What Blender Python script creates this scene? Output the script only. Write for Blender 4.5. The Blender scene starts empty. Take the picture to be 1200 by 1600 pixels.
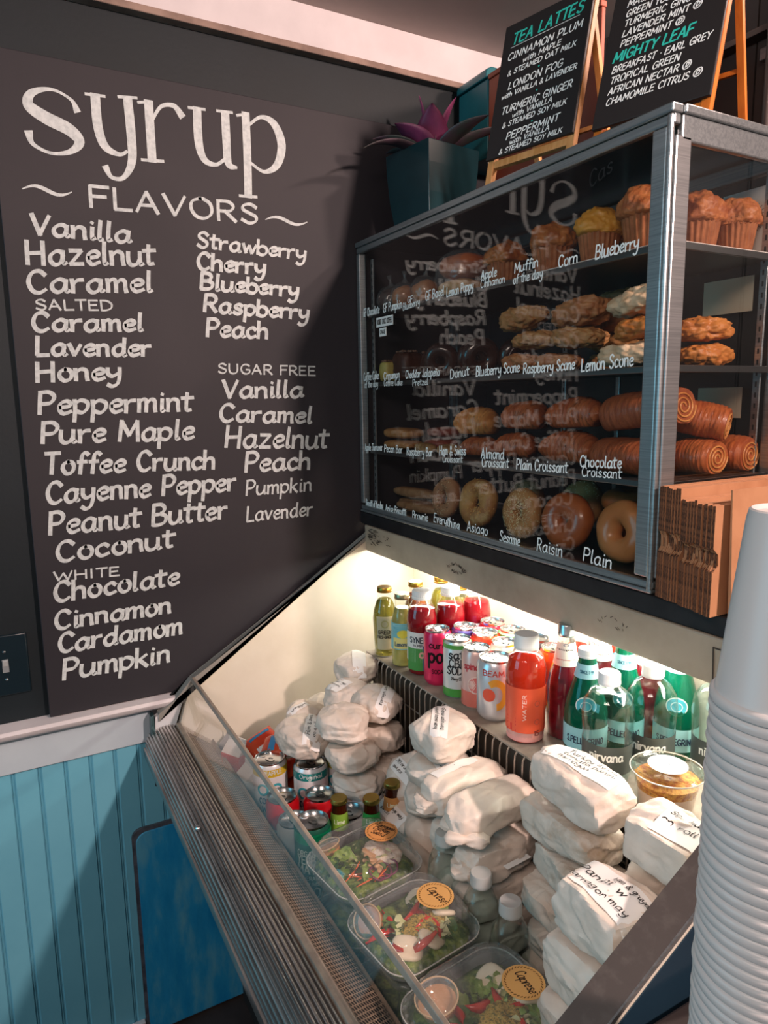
import bpy, bmesh, math, random
from mathutils import Vector, Matrix, noise
from mathutils.bvhtree import BVHTree
PI = math.pi
S = bpy.context.scene
COL = S.collection

# ---------------------------------------------------------------- camera
# axes: X runs along the pastry case from the chalkboard wall (x = 0), Y goes into the counter, Z is up;
# z = 0 is the counter top the pastry case stands on.
cam_d = bpy.data.cameras.new('camera')
cam = bpy.data.objects.new('camera', cam_d)
COL.objects.link(cam)
R_ = ((0.48432762, 0.87475491, -0.01518591), (0.13227641, -0.09037377, -0.98708436), (-0.8648293, 0.47606348, -0.15947995))
cam.matrix_world = Matrix(((R_[0][0], -R_[1][0], -R_[2][0], 1.61085),
                           (R_[0][1], -R_[1][1], -R_[2][1], -0.81114),
                           (R_[0][2], -R_[1][2], -R_[2][2], 0.28427), (0, 0, 0, 1)))
cam_d.sensor_fit = 'VERTICAL'
cam_d.sensor_height = 24.0
cam_d.lens = 24.0 * 1090.0 / 1600.0
cam_d.clip_start = 0.02
S.camera = cam

# ---------------------------------------------------------------- world, lamps, exposure
w = bpy.data.worlds.new('world'); S.world = w; w.use_nodes = True
wn = w.node_tree.nodes; wl = w.node_tree.links
bg = wn['Background']
bg.inputs[0].default_value = (0.50, 0.53, 0.55, 1)
bg.inputs[1].default_value = 0.30

def area(name, loc, target, sx, sy, power, col):
    l = bpy.data.lights.new(name, 'AREA'); l.shape = 'RECTANGLE'; l.size = sx; l.size_y = sy
    l.energy = power; l.color = col
    o = bpy.data.objects.new(name, l); COL.objects.link(o); o.location = loc
    o.rotation_euler = (Vector(target) - Vector(loc)).to_track_quat('-Z', 'Y').to_euler()
    return o
def spot(name, loc, target, power, col, size=0.04, ang=120, blend=0.6):
    l = bpy.data.lights.new(name, 'SPOT'); l.energy = power; l.color = col
    l.shadow_soft_size = size; l.spot_size = math.radians(ang); l.spot_blend = blend
    o = bpy.data.objects.new(name, l); COL.objects.link(o); o.location = loc
    o.rotation_euler = (Vector(target) - Vector(loc)).to_track_quat('-Z', 'Y').to_euler()
    return o
# recessed ceiling lamp above the back counter (throws the plant's shadow onto the chalkboard)
spot('lamp_back_counter', (0.92, 0.56, 1.15), (0.25, -0.1, 0.6), 22, (1.0, 0.72, 0.62), 0.035, 165, 0.3)
# lamp beyond the right end of the counter
spot('lamp_counter_end', (2.5, 0.30, 1.10), (0.0, -0.7, -0.6), 170, (1.0, 0.74, 0.66), 0.06, 100, 0.4)
# ceiling lamps over the customer side
area('lamp_customer_side', (1.9, -1.5, 1.14), (0.9, -0.3, 0.0), 0.9, 0.5, 24, (1.0, 0.79, 0.70))
# day light from the shop window in front of the counter
area('window_daylight', (0.2, -3.4, 0.5), (0.4, 0.0, -0.2), 1.8, 1.4, 27, (0.10, 0.60, 0.84))
# the cooler's own fluorescent tube under its back ledge
area('cooler_tube_light', (0.62, 0.055, -0.088), (0.62, -0.14, -0.6), 1.05, 0.03, 4.5, (1.0, 0.93, 0.80))

S.view_settings.view_transform = 'Standard'
S.view_settings.look = 'None'
S.view_settings.gamma = 1.0
S.view_settings.use_curve_mapping = False
S.view_settings.exposure = 0.28
S.cycles.use_denoising = True
S.cycles.max_bounces = 10
S.cycles.transparent_max_bounces = 40
S.cycles.caustics_reflective = False
S.cycles.caustics_refractive = False
S.cycles.sample_clamp_indirect = 6.0

# ---------------------------------------------------------------- materials
def srgb(h):
    h = h.lstrip('#'); v = [int(h[i:i+2], 16) / 255 for i in (0, 2, 4)]
    return tuple(c / 12.92 if c <= 0.04045 else ((c + 0.055) / 1.055) ** 2.4 for c in v)
MATS = {}
def pbr(name, col, rough=0.5, metal=0.0, c2=None, vs=20.0, vf=(0.4, 0.6), bump=0.0, bs=60.0, spec=0.5, trans=0.0, ior=1.45,
        coat=0.0, emit=0.0, det=6.0, c3=None, sss=0.0, stretch=None, vor=False, bd=0.002, alpha=1.0):
    if name in MATS: return MATS[name]
    if isinstance(col, str): col = srgb(col)
    if isinstance(c2, str): c2 = srgb(c2)
    if isinstance(c3, str): c3 = srgb(c3)
    m = bpy.data.materials.new(name); m.use_nodes = True
    n = m.node_tree.nodes; l = m.node_tree.links; b = n['Principled BSDF']
    b.inputs['Base Color'].default_value = (*col, 1); b.inputs['Roughness'].default_value = rough
    b.inputs['Metallic'].default_value = metal; b.inputs['Specular IOR Level'].default_value = spec
    b.inputs['Transmission Weight'].default_value = trans; b.inputs['IOR'].default_value = ior
    b.inputs['Coat Weight'].default_value = coat; b.inputs['Alpha'].default_value = alpha
    b.inputs['Coat Roughness'].default_value = 0.08
    if sss: b.inputs['Subsurface Weight'].default_value = sss; b.inputs['Subsurface Radius'].default_value = (0.01, 0.006, 0.003); b.inputs['Subsurface Scale'].default_value = 1.0
    if emit:
        b.inputs['Emission Color'].default_value = (*col, 1); b.inputs['Emission Strength'].default_value = emit
    if c2 is not None or bump:
        tc = n.new('ShaderNodeTexCoord'); mp = n.new('ShaderNodeMapping'); l.new(tc.outputs['Object'], mp.inputs[0])
        if stretch: mp.inputs['Scale'].default_value = stretch
    if c2 is not None:
        if vor:
            t = n.new('ShaderNodeTexVoronoi'); t.inputs['Scale'].default_value = vs; out = t.outputs['Distance']
        else:
            t = n.new('ShaderNodeTexNoise'); t.inputs['Scale'].default_value = vs; t.inputs['Detail'].default_value = det; t.inputs['Roughness'].default_value = 0.6
            out = t.outputs['Fac']
        l.new(mp.outputs[0], t.inputs['Vector'])
        r = n.new('ShaderNodeValToRGB'); l.new(out, r.inputs[0]); l.new(r.outputs[0], b.inputs['Base Color'])
        r.color_ramp.elements[0].position = vf[0]; r.color_ramp.elements[0].color = (*col, 1)
        r.color_ramp.elements[1].position = vf[1]; r.color_ramp.elements[1].color = (*c2, 1)
        if c3 is not None:
            e = r.color_ramp.elements.new(min(0.98, vf[1] + 0.14)); e.color = (*c3, 1)
    if bump:
        t2 = n.new('ShaderNodeTexNoise'); t2.inputs['Scale'].default_value = bs; t2.inputs['Detail'].default_value = 5.0
        l.new(mp.outputs[0], t2.inputs['Vector'])
        bp = n.new('ShaderNodeBump'); bp.inputs['Strength'].default_value = bump; bp.inputs['Distance'].default_value = bd
        l.new(t2.outputs['Fac'], bp.inputs['Height']); l.new(bp.outputs[0], b.inputs['Normal'])
    MATS[name] = m
    return m
def clear(name, tint=(0.96, 0.98, 0.98), f=1.45, rough=0.02, gl=1.0, bump=0.0, bs=40.0, haze=0.0):
    """thin clear sheet: lets light straight through and reflects by its Fresnel term"""
    if name in MATS: return MATS[name]
    m = bpy.data.materials.new(name); m.use_nodes = True
    n = m.node_tree.nodes; l = m.node_tree.links; n.remove(n['Principled BSDF'])
    o = n['Material Output']; t = n.new('ShaderNodeBsdfTransparent'); t.inputs[0].default_value = (*tint, 1)
    g = n.new('ShaderNodeBsdfGlossy'); g.inputs['Roughness'].default_value = rough; g.inputs[0].default_value = (gl, gl, gl, 1)
    fr = n.new('ShaderNodeFresnel'); ge = n.new('ShaderNodeNewGeometry'); mr = n.new('ShaderNodeMapRange')
    mr.inputs['To Min'].default_value = f; mr.inputs['To Max'].default_value = 1 / f     # same reflection from both sides of the sheet
    l.new(ge.outputs['Backfacing'], mr.inputs['Value']); l.new(mr.outputs[0], fr.inputs['IOR'])
    mx = n.new('ShaderNodeMixShader'); l.new(fr.outputs[0], mx.inputs[0]); l.new(t.outputs[0], mx.inputs[1]); l.new(g.outputs[0], mx.inputs[2])
    last = mx
    if haze:
        d = n.new('ShaderNodeBsdfDiffuse'); d.inputs[0].default_value = (0.8, 0.82, 0.82, 1)
        m2 = n.new('ShaderNodeMixShader'); m2.inputs[0].default_value = haze
        l.new(mx.outputs[0], m2.inputs[1]); l.new(d.outputs[0], m2.inputs[2]); last = m2
    l.new(last.outputs[0], o.inputs[0])
    if bump:
        tc = n.new('ShaderNodeTexCoord'); t2 = n.new('ShaderNodeTexNoise'); t2.inputs['Scale'].default_value = bs
        l.new(tc.outputs['Object'], t2.inputs['Vector'])
        bp = n.new('ShaderNodeBump'); bp.inputs['Strength'].default_value = bump; bp.inputs['Distance'].default_value = 0.003
        l.new(t2.outputs['Fac'], bp.inputs['Height']); l.new(bp.outputs[0], g.inputs['Normal'])
    MATS[name] = m
    return m

WHITE_INK = pbr('white_chalk_ink', '#d5dcdc', 0.8, c2='#a9b2b4', vs=110, vf=(0.40, 0.80))
TEAL_INK = pbr('teal_chalk_ink', '#2fc4b2', 0.7)
LABEL_INK = pbr('white_paint_marker', '#f2f6f4', 0.6)
BLACK_INK = pbr('black_marker_ink', '#14110f', 0.6)
STEEL = pbr('brushed_stainless_steel', '#aeb0b1', 0.32, 0.8, c2='#989b9c', vs=8, bump=0.06, bs=14, stretch=(1, 1, 60))
STEELX = pbr('brushed_steel_horizontal', '#a9b0b2', 0.32, 0.8, c2='#949b9e', vs=8, bump=0.05, bs=14, stretch=(0.6, 30, 30))
ALU = pbr('can_aluminium', '#c9cbcc', 0.22, 1.0)
ALUD = pbr('can_aluminium_dark', '#8d9093', 0.3, 1.0)
GLASS = clear('case_glass_pane', (0.955, 0.965, 0.96), 1.5, 0.0)
WHITEP = pbr('white_plastic_cap', '#eef0ee', 0.4)
GOLD = pbr('gold_metal_cap', '#b08a3c', 0.35, 1.0)

# ---------------------------------------------------------------- mesh helpers
class MB:
    def __init__(s): s.v = []; s.f = []; s.u = None
    def add(s, v, f):
        o = len(s.v); s.v += [tuple(p) for p in v]; s.f += [tuple(i + o for i in q) for q in f]; return s
    def box(s, a, b):
        x0, y0, z0 = a; x1, y1, z1 = b
        return s.add([(x0,y0,z0),(x1,y0,z0),(x1,y1,z0),(x0,y1,z0),(x0,y0,z1),(x1,y0,z1),(x1,y1,z1),(x0,y1,z1)],
                     [(0,3,2,1),(4,5,6,7),(0,1,5,4),(1,2,6,5),(2,3,7,6),(3,0,4,7)])
    def prism(s, poly, a, b, ax=0):
        """polygon in the plane normal to ax, extruded from a to b"""
        def P(u, v, t): return (t, u, v) if ax == 0 else ((u, t, v) if ax == 1 else (u, v, t))
        n = len(poly)
        v = [P(u, w_, a) for u, w_ in poly] + [P(u, w_, b) for u, w_ in poly]
        f = [(i, (i + 1) % n, n + (i + 1) % n, n + i) for i in range(n)] + [tuple(reversed(range(n))), tuple(range(n, 2 * n))]
        return s.add(v, f)
    def lathe(s, prof, seg=24, c=(0, 0, 0), ripple=None, cap0=True, cap1=True, a0=0.0, a1=2 * PI):
        full = abs(a1 - a0 - 2 * PI) < 1e-6
        v = []; f = []; n = len(prof); m = seg if full else seg + 1
        for j in range(m):
            a = a0 + (a1 - a0) * j / seg
            for i, (r, z) in enumerate(prof):
                rr = r * (1 + (ripple(a, i, z) if ripple else 0))
                v.append((c[0] + rr * math.cos(a), c[1] + rr * math.sin(a), c[2] + z))
        for j in range(seg):
            j2 = (j + 1) % m
            for i in range(n - 1):
                f.append((j * n + i, j2 * n + i, j2 * n + i + 1, j * n + i + 1))
        if full and cap0 and prof[0][0] > 1e-6: f.append(tuple(reversed([j * n for j in range(m)])))
        if full and cap1 and prof[-1][0] > 1e-6: f.append(tuple([j * n + n - 1 for j in range(m)]))
        return s.add(v, f)
    def tube(s, pts, r, seg=8, closed=False):
        pts = [Vector(p) for p in pts]; n = len(pts); rs = r if isinstance(r, (list, tuple)) else [r] * n
        rings = []; up = None
        for i, p in enumerate(pts):
            t = (pts[min(i + 1, n - 1)] - pts[max(i - 1, 0)]).normalized()
            if up is None:
                up = t.orthogonal().normalized()
            up = (up - t * up.dot(t)).normalized(); sd = t.cross(up)
            rings.append([p + (up * math.cos(2 * PI * k / seg) + sd * math.sin(2 * PI * k / seg)) * rs[i] for k in range(seg)])
        v = [q for g in rings for q in g]
        f = [(i * seg + k, i * seg + (k + 1) % seg, (i + 1) * seg + (k + 1) % seg, (i + 1) * seg + k) for i in range(n - 1) for k in range(seg)]
        f += [tuple(reversed(range(seg))), tuple(range((n - 1) * seg, n * seg))]
        return s.add(v, f)
    def mesh(s, name, smooth=True, ang=40):
        me = bpy.data.meshes.new(name); me.from_pydata(s.v, [], s.f); me.update()
        if smooth:
            me.polygons.foreach_set('use_smooth', [True] * len(me.polygons))
            if ang: me.set_sharp_from_angle(angle=math.radians(ang))
        return me
    def obj(s, name, mat, parent=None, smooth=True, ang=40, bevel=0.0, fix=False):
        me = s.mesh(name, smooth, ang)
        if fix or bevel:
            bm = bmesh.new(); bm.from_mesh(me); bmesh.ops.recalc_face_normals(bm, faces=bm.faces); bm.to_mesh(me); bm.free()
        me.materials.append(mat)
        o = bpy.data.objects.new(name, me); COL.objects.link(o)
        if parent: o.parent = parent
        if bevel:
            b = o.modifiers.new('bevel', 'BEVEL'); b.width = bevel; b.segments = 2; b.limit_method = 'ANGLE'; b.angle_limit = math.radians(50)
        return o
def thing(name, label, cat, loc=(0, 0, 0), rot=(0, 0, 0), group=None):
    o = bpy.data.objects.new(name, None); COL.objects.link(o); o.empty_display_size = 0.02
    o.location = loc; o.rotation_euler = rot; tag(o, label, cat, group); return o
def tag(o, label, cat, group=None):
    o['label'] = label; o['category'] = cat
    if group: o['group'] = group
    return o
def struct(o):
    o['kind'] = 'structure'; return o
def copy_thing(src, label, loc, rot=None, group=None, scale=None):
    r = src.copy(); COL.objects.link(r); r.location = loc
    if rot is not None: r.rotation_euler = rot
    if scale is not None: r.scale = scale
    r['label'] = label
    if group: r['group'] = group
    for ch in list(src.children):
        c = ch.copy(); COL.objects.link(c); c.parent = r
        for g in list(ch.children):
            d = g.copy(); COL.objects.link(d); d.parent = c
    return r
def blob(sx, sy, sz, p=2.6, n=12, disp=None, flat=None):
    """superellipsoid on a cube grid, half sizes sx sy sz, moved outward by disp(direction)"""
    b = MB(); idx = {}; v = []; f = []
    def vid(a):
        k = tuple(round(c, 5) for c in a)
        if k not in idx:
            d = Vector(a).normalized()
            r = (abs(d.x) ** p + abs(d.y) ** p + abs(d.z) ** p) ** (-1 / p)
            q = Vector((d.x * sx * r, d.y * sy * r, d.z * sz * r))
            if disp: q += q.normalized() * disp(d, q)
            if flat is not None and q.z < flat: q.z = flat
            idx[k] = len(v); v.append(tuple(q))
        return idx[k]
    g = [math.tan((-1 + 2 * i / n) * PI / 4) for i in range(n + 1)]
    for ax in range(3):
        for sg in (-1, 1):
            for i in range(n):
                for j in range(n):
                    q = []
                    for (s_, t_) in ((g[i], g[j]), (g[i+1], g[j]), (g[i+1], g[j+1]), (g[i], g[j+1])):
                        a = [0, 0, 0]; a[ax] = sg; a[(ax + 1) % 3] = s_; a[(ax + 2) % 3] = t_
                        q.append(vid(a))
                    f.append(tuple(q if sg > 0 else reversed(q)))
    return b.add(v, f)
def fnoise(p, sc, seed): return noise.noise(Vector(p) * sc + Vector((seed * 7.3, seed * 3.1, seed * 1.7)))

# ---------------------------------------------------------------- brush lettering
GL = {
'a':(6.2,"5,5 3,6 .7,4.2 .5,1.6 2,0 4,1 5,4|5,5.8 4.8,2 5.3,.3 6.2,.8"),'b':(5.4,"0,10 .1,5 .2,.3|.2,4 2,5.9 4.4,5 5,2.5 3.6,.2 1.5,.1 .3,1.2"),
'c':(5,"4.5,4.8 3,6 .8,4.6 .5,2 2.1,.1 4.8,1.1"),'d':(6.2,"5,5 3,6 .7,4.2 .5,1.6 2,0 4,1 5,4|5.2,10 5,4 5.2,.4 6.1,.7"),
'e':(5,".7,3 4,3.6 4.3,5.2 2.8,6 .9,4.8 .5,2.2 2,.1 4.8,1.2"),'f':(4,"4.4,9 3.2,10 1.9,8.6 1.6,4 1.4,-.4|0,5.6 3.6,5.8"),
'g':(5.6,"4.8,5 3,6 .7,4.4 .6,2.2 2.2,1 4,2.2 4.8,5|4.9,5.8 4.9,0 4.2,-3 2,-3.8 .4,-2.6"),'h':(5.4,"0,10 .1,5 .1,0|.1,3.5 2,5.8 4,5.4 4.5,3 4.6,.1"),
'i':(2.2,".8,6 .8,2.5 1,.2 2,.6|.8,8.2 1,8.8"),'j':(3,"2,6 2,0 1,-3.4 -.8,-3.2|2,8.2 2.1,8.8"),'k':(5,"0,10 .1,5 .1,0|4.2,6 .3,2.8|1.4,3.6 4.6,0"),
'l':(2.4,".9,10 .7,5 .8,.4 2,.6"),'m':(7.6,"0,6 .2,3 .2,0|.2,4 1.7,5.9 3.1,5.2 3.2,0|3.2,4 4.8,5.9 6.3,5.2 6.5,2 6.8,0"),
'n':(5.4,"0,6 .2,3 .2,0|.2,4 2,5.9 4,5.2 4.3,2 4.6,0"),'ñ':(5.4,"0,6 .2,3 .2,0|.2,4 2,5.9 4,5.2 4.3,2 4.6,0|.8,7.8 1.8,8.6 2.8,7.8 3.8,8.6"),'o':(5.4,"2.8,6 .8,5 .4,2.4 2,.1 4.2,.8 4.9,3.5 4,5.6 2.4,6"),
'p':(5.6,"0,6 .3,2 .1,-4|.2,4.3 2.2,6 4.6,5 4.8,2.4 3,.2 .4,1"),'q':(5.6,"5,5 3,6 .7,4.2 .5,1.6 2,0 4,1 5,4|5,6 5,0 5,-4"),'r':(4.2,"0,6 .3,3 .3,0|.3,3.6 1.8,5.5 3.7,5.8"),
's':(4.8,"4.2,5 2.6,6 .9,4.9 1.5,3.5 3.5,2.5 3.9,1 2.3,0 .3,.9"),'t':(4,"1.6,9 1.4,4 1.7,.6 3.4,.6|-.6,6.4 4.2,6.7"),
'u':(6,".2,6 .2,2 1.4,.1 3.4,.6 4.6,3|4.7,6 4.7,2 5,.3 6,.7"),'v':(5,"0,6 2.2,.2|2.2,.2 4.7,6"),'w':(7.2,"0,6 1.7,.2|1.7,.2 3.5,5|3.5,5 5.1,.2|5.1,.2 7,6"),
'x':(5,".2,6 4.6,0|4.5,6 .1,0"),'y':(5.6,".2,6 .4,3 2,1.6 4.2,3|4.8,6 4.7,1 3.8,-2.6 1.8,-3.8 .2,-2.8"),'z':(5.2,".3,6 4.5,6|4.5,6 .2,.1|.2,.1 4.8,.2"),
'A':(7,"0,0 3,10|3,10 6,0|1,3.4 5.2,3.6"),'B':(6.6,".4,10 .3,5 .3,0|.3,10 3.6,9.9 4.9,7.8 3.4,5.5 .5,5.3|3.2,5.4 5.6,4 5.2,1.2 2.6,0 .2,.1"),
'C':(6.6,"5.8,8.2 4,10 1.6,9 .4,5 1.6,1 3.8,0 6,1.6"),'D':(7,".3,10 .3,0|.2,10 3.6,9.6 6,6.6 5.6,2.4 3,.2 .2,0"),'E':(5.8,".4,10 .3,0|.4,9.9 5,10|.4,5.2 4.4,5.4|.3,.1 5.2,.1"),
'F':(5.4,".4,10 .3,0|.4,9.9 5.2,10|.4,5.2 4.4,5.4"),'G':(7,"6,8.4 4,10 1.6,9 .4,5 1.6,1 4,0 6,1.6 6.1,4.4|6.1,4.4 3.8,4.4"),'H':(7,".4,10 .4,0|5.8,10 5.8,0|.4,5 5.8,5.3"),
'I':(2.4,".8,10 .8,0"),'J':(5.4,"4.4,10 4.4,2 3,.1 .8,.8 .4,2.4"),'K':(6.4,".4,10 .4,0|5.4,10 .5,4.6|2,5.8 5.8,0"),'L':(5.4,".5,10 .4,.2|.4,.1 5,.3"),
'M':(8.2,".3,0 .8,10|.8,10 3.9,3|3.9,3 6.9,10|6.9,10 7.5,0"),'N':(7,".4,0 .5,10|.5,10 5.8,.2|5.8,.2 5.8,10"),'O':(7.4,"3.6,10 1,8.4 .4,4.6 1.8,.8 4.4,.1 6.5,2.8 6.4,7.4 4.4,9.8 3,10"),
'P':(6,".5,10 .4,5 .4,0|.2,9.8 3.6,10 5.4,7.8 4,5 .6,4.6"),'Q':(7.4,"3.6,10 1,8.4 .4,4.6 1.8,.8 4.4,.1 6.5,2.8 6.4,7.4 4.4,9.8 3,10|4.4,2.6 6.6,-.6"),'R':(6.4,".5,10 .4,5 .4,0|.2,9.8 3.6,10 5.2,7.8 4,5.2 .6,4.8|2.4,5 5.8,0"),
'S':(6,"5.2,8.4 3.4,10 1.2,9 1,6.8 3,5.2 5,3.6 4.8,1.2 2.8,0 .4,1.6"),'T':(6,"2.9,10 2.8,0|0,9.9 5.8,10.1"),'U':(7,".5,10 .5,3 2,.1 4.4,.3 5.8,3 5.9,10"),
'V':(6.6,"0,10 3,.1|3,.1 6.2,10"),'W':(9.4,"0,10 2.2,.2|2.2,.2 4.6,8|4.6,8 6.8,.2|6.8,.2 9,10"),'X':(6.4,".2,10 5.8,0|5.6,10 .1,0"),'Y':(6.2,".1,10 3,5.2|6,10 3,5.2|3,5.2 2.9,0"),'Z':(6,".3,10 5.5,10|5.5,10 .2,.1|.2,.1 5.8,.2"),
'&':(7,"6.4,3.4 4,.2 1.4,.2 .6,2 2.2,4.6 4.2,7 3.6,9.4 2,9.4 1.6,7.4 3.2,4.4 6.6,0"),'.':(2,".6,.1 1,.5"),"'":(1.6,".8,10 .6,8"),'-':(4,".6,4 3.4,4.2"),'+':(5,"0,4 4.4,4|2.2,6.2 2.2,1.8"),'*':(2.4,".8,4.6 1.4,5"),'~':(14,"0,.5 2.5,2.2 6,1.2 9.5,0 13.5,1"),' ':(3.4,""),
'0':(5.8,"2.7,10 .6,7.6 .6,2.4 2.7,0 4.8,2.4 4.8,7.6 2.7,10"),'1':(3,".4,8 1.6,10|1.6,10 1.6,0"),'2':(5.6,".5,8 2.4,10 4.6,8 3.6,5 .4,.2|.4,.1 4.9,.1"),'3':(5.6,".6,9.4 3,10 4.4,8 2.2,5.4|2.2,5.4 4.8,3.6 4,.6 .5,.6"),
'4':(5.6,"3.4,10 .2,3.2|.2,3.2 5,3.4|3.6,6 3.6,0"),'5':(5.6,"4.6,10 1,10|1,10 .7,5.6|.7,5.6 4,5.8 4.8,2.6 3,.1 .4,.7"),'7':(5.4,".3,10 4.8,10|4.8,10 1.6,0"),'9':(5.6,"4.6,7 2.6,5 .6,6.6 1.4,9.6 4,9.6 4.6,7 4,0"),
'@':(11,"3.4,8.4 3.2,2|3.4,8.2 6.4,7 6,3.4 3.2,2.2|5,10.6 1.2,9 -.4,5 1.4,.6 5.2,-.6 8.6,1.6 9.4,5.8 7.4,9.8 4.6,10.6"),
}
def _cr(p, sub=5):
    if len(p) < 3: return p
    q = [p[0]] + p + [p[-1]]; o = []
    for i in range(1, len(q) - 2):
        a, b, c, d = q[i-1], q[i], q[i+1], q[i+2]
        for k in range(sub):
            t = k / sub
            o.append(tuple(0.5 * (2*b[j] + (c[j]-a[j])*t + (2*a[j]-5*b[j]+4*c[j]-d[j])*t*t + (3*b[j]-a[j]-3*c[j]+d[j])*t**3) for j in (0, 1)))
    o.append(p[-1]); return o
GLS = {k: (w_, [_cr([tuple(float(c) for c in pt.split(',')) for pt in st.split()]) for st in s_.split('|') if st]) for k, (w_, s_) in GL.items()}
def strokes(text, sub=1):
    x = 0; out = []
    for ch in text:
        w_, ss = GLS.get(ch, GLS[' '])
        for st in ss: out.append([(x + a, b) for a, b in st])
        x += w_ + 0.9
    return out, max(x - 0.9, 1)
LIFT = [0]
def ribbon(mb, pts, hw, fn, nib=0.7, var=0.35, taper=True):
    """flat brush stroke along pts (2D, metres); fn maps (u, v) to 3D"""
    n = len(pts); v = []; LIFT[0] = (LIFT[0] + 1) % 9
    # each stroke lies a hair above the one before, as paint does
    m_ = pts[n // 2]; p0 = Vector(fn(*m_)); nn = (Vector(fn(m_[0] + 1e-3, m_[1])) - p0).cross(Vector(fn(m_[0], m_[1] + 1e-3)) - p0).normalized() * (3e-5 * LIFT[0])
    f0 = fn; fn = lambda u, v_: tuple(Vector(f0(u, v_)) + nn)
    for i, (x, y) in enumerate(pts):
        a = pts[max(i-1, 0)]; b = pts[min(i+1, n-1)]; dx, dy = b[0]-a[0], b[1]-a[1]; L = math.hypot(dx, dy) or 1
        dx /= L; dy /= L; th = math.atan2(dy, dx)
        w_ = (hw[i] if isinstance(hw, list) else hw) * (1 - var + var * abs(math.sin(th - nib)) * 1.3)
        e = 0.0
        if i == 0: e = -w_ * 0.5
        if i == n - 1: e = w_ * 0.5
        cx, cy = x + dx * e, y + dy * e
        v.append(fn(cx - dy * w_, cy + dx * w_)); v.append(fn(cx + dy * w_, cy - dx * w_))
    mb.add(v, [(2*i, 2*i+1, 2*i+3, 2*i+2) for i in range(n - 1)])
def letter(text, u0, v0, u1, v1, h, wt, fn, name='lettering', mat=None, parent=None, slant=0.12, mb=None, nib=0.7, var=0.35, jit=0.0):
    """one line of brush lettering from (u0,v0) to (u1,v1), capital height h, stroke half width wt"""
    own = mb is None
    if own: mb = MB()
    ss, W = strokes(text); L = math.hypot(u1-u0, v1-v0); ax = (u1-u0)/L; ay = (v1-v0)/L; sx = L / W; sy = h / 10
    rnd = random.Random(text)
    for st in ss:
        jx = rnd.uniform(-1, 1) * jit; jy = rnd.uniform(-1, 1) * jit
        pts = []
        for a, b in st:
            X = a * sx + b * sy * slant + jx * h * 0.04; Y = b * sy + jy * h * 0.04
            pts.append((u0 + X * ax - Y * ay, v0 + X * ay + Y * ax))
        ribbon(mb, pts, wt, fn, nib, var)
    return mb.obj(name, mat, parent, smooth=False) if own else mb

# hand lettered lines: text, start (u, v), end (u, v), capital height, in metres
CHALK_LINES = [('Vanilla', -0.7156, 0.6142, -0.5286, 0.6153, 0.0372), ('Hazelnut', -0.7284, 0.5567, -0.482, 0.574, 0.0435), ('Caramel', -0.7308, 0.5033, -0.4896, 0.5184, 0.0415),
    ('SALTED', -0.7199, 0.4707, -0.5728, 0.4762, 0.0198), ('Caramel', -0.7292, 0.4295, -0.5149, 0.4365, 0.036), ('Lavender', -0.7275, 0.3822, -0.5038, 0.3845, 0.0363),
    ('Honey', -0.7308, 0.3291, -0.5676, 0.3356, 0.0379), ('Peppermint', -0.7328, 0.2653, -0.4229, 0.2652, 0.0435), ('Pure Maple', -0.7319, 0.2057, -0.4223, 0.2023, 0.0427),
    ('Toffee Crunch', -0.7313, 0.1426, -0.378, 0.133, 0.0419), ('Cayenne Pepper', -0.734, 0.0816, -0.3309, 0.079, 0.0437), ('Peanut Butter', -0.7335, 0.0154, -0.3557, 0.0143, 0.0456),
    ('Coconut', -0.725, -0.0431, -0.4812, -0.0385, 0.0422), ('WHITE', -0.732, -0.0837, -0.6006, -0.0893, 0.0192), ('Chocolate', -0.7369, -0.129, -0.4752, -0.1276, 0.0414),
    ('Cinnamon', -0.7394, -0.1892, -0.4965, -0.1911, 0.039), ('Cardamom', -0.7374, -0.241, -0.4751, -0.2455, 0.0408), ('Pumpkin', -0.7337, -0.3025, -0.5067, -0.3078, 0.0442),
    ('Strawberry', -0.3911, 0.6183, -0.1356, 0.6115, 0.0321), ('Cherry', -0.3937, 0.5726, -0.2368, 0.5712, 0.035), ('Blueberry', -0.3891, 0.531, -0.1566, 0.526, 0.034),
    ('Raspberry', -0.3833, 0.4835, -0.1323, 0.4741, 0.0357), ('Peach', -0.3806, 0.4297, -0.2369, 0.428, 0.0375), ('SUGAR FREE', -0.359, 0.3485, -0.1183, 0.3434, 0.0213),
    ('Vanilla', -0.3516, 0.2926, -0.1536, 0.2932, 0.0388), ('Caramel', -0.3618, 0.2407, -0.1323, 0.2296, 0.039), ('Hazelnut', -0.3515, 0.1803, -0.0931, 0.1668, 0.0483),
    ('Peach', -0.3072, 0.1212, -0.1413, 0.117, 0.045), ('Pumpkin', -0.3083, 0.065, -0.1397, 0.0628, 0.0349), ('Lavender', -0.3098, 0.0022, -0.1401, 0.0017, 0.0353),
    ('FLAVORS', -0.6034, 0.6778, -0.2472, 0.6805, 0.0406), ('~', -0.724, 0.6972, -0.6359, 0.7019, 0.047), ('~', -0.2315, 0.6918, -0.1293, 0.6967, 0.0497)]
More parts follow.
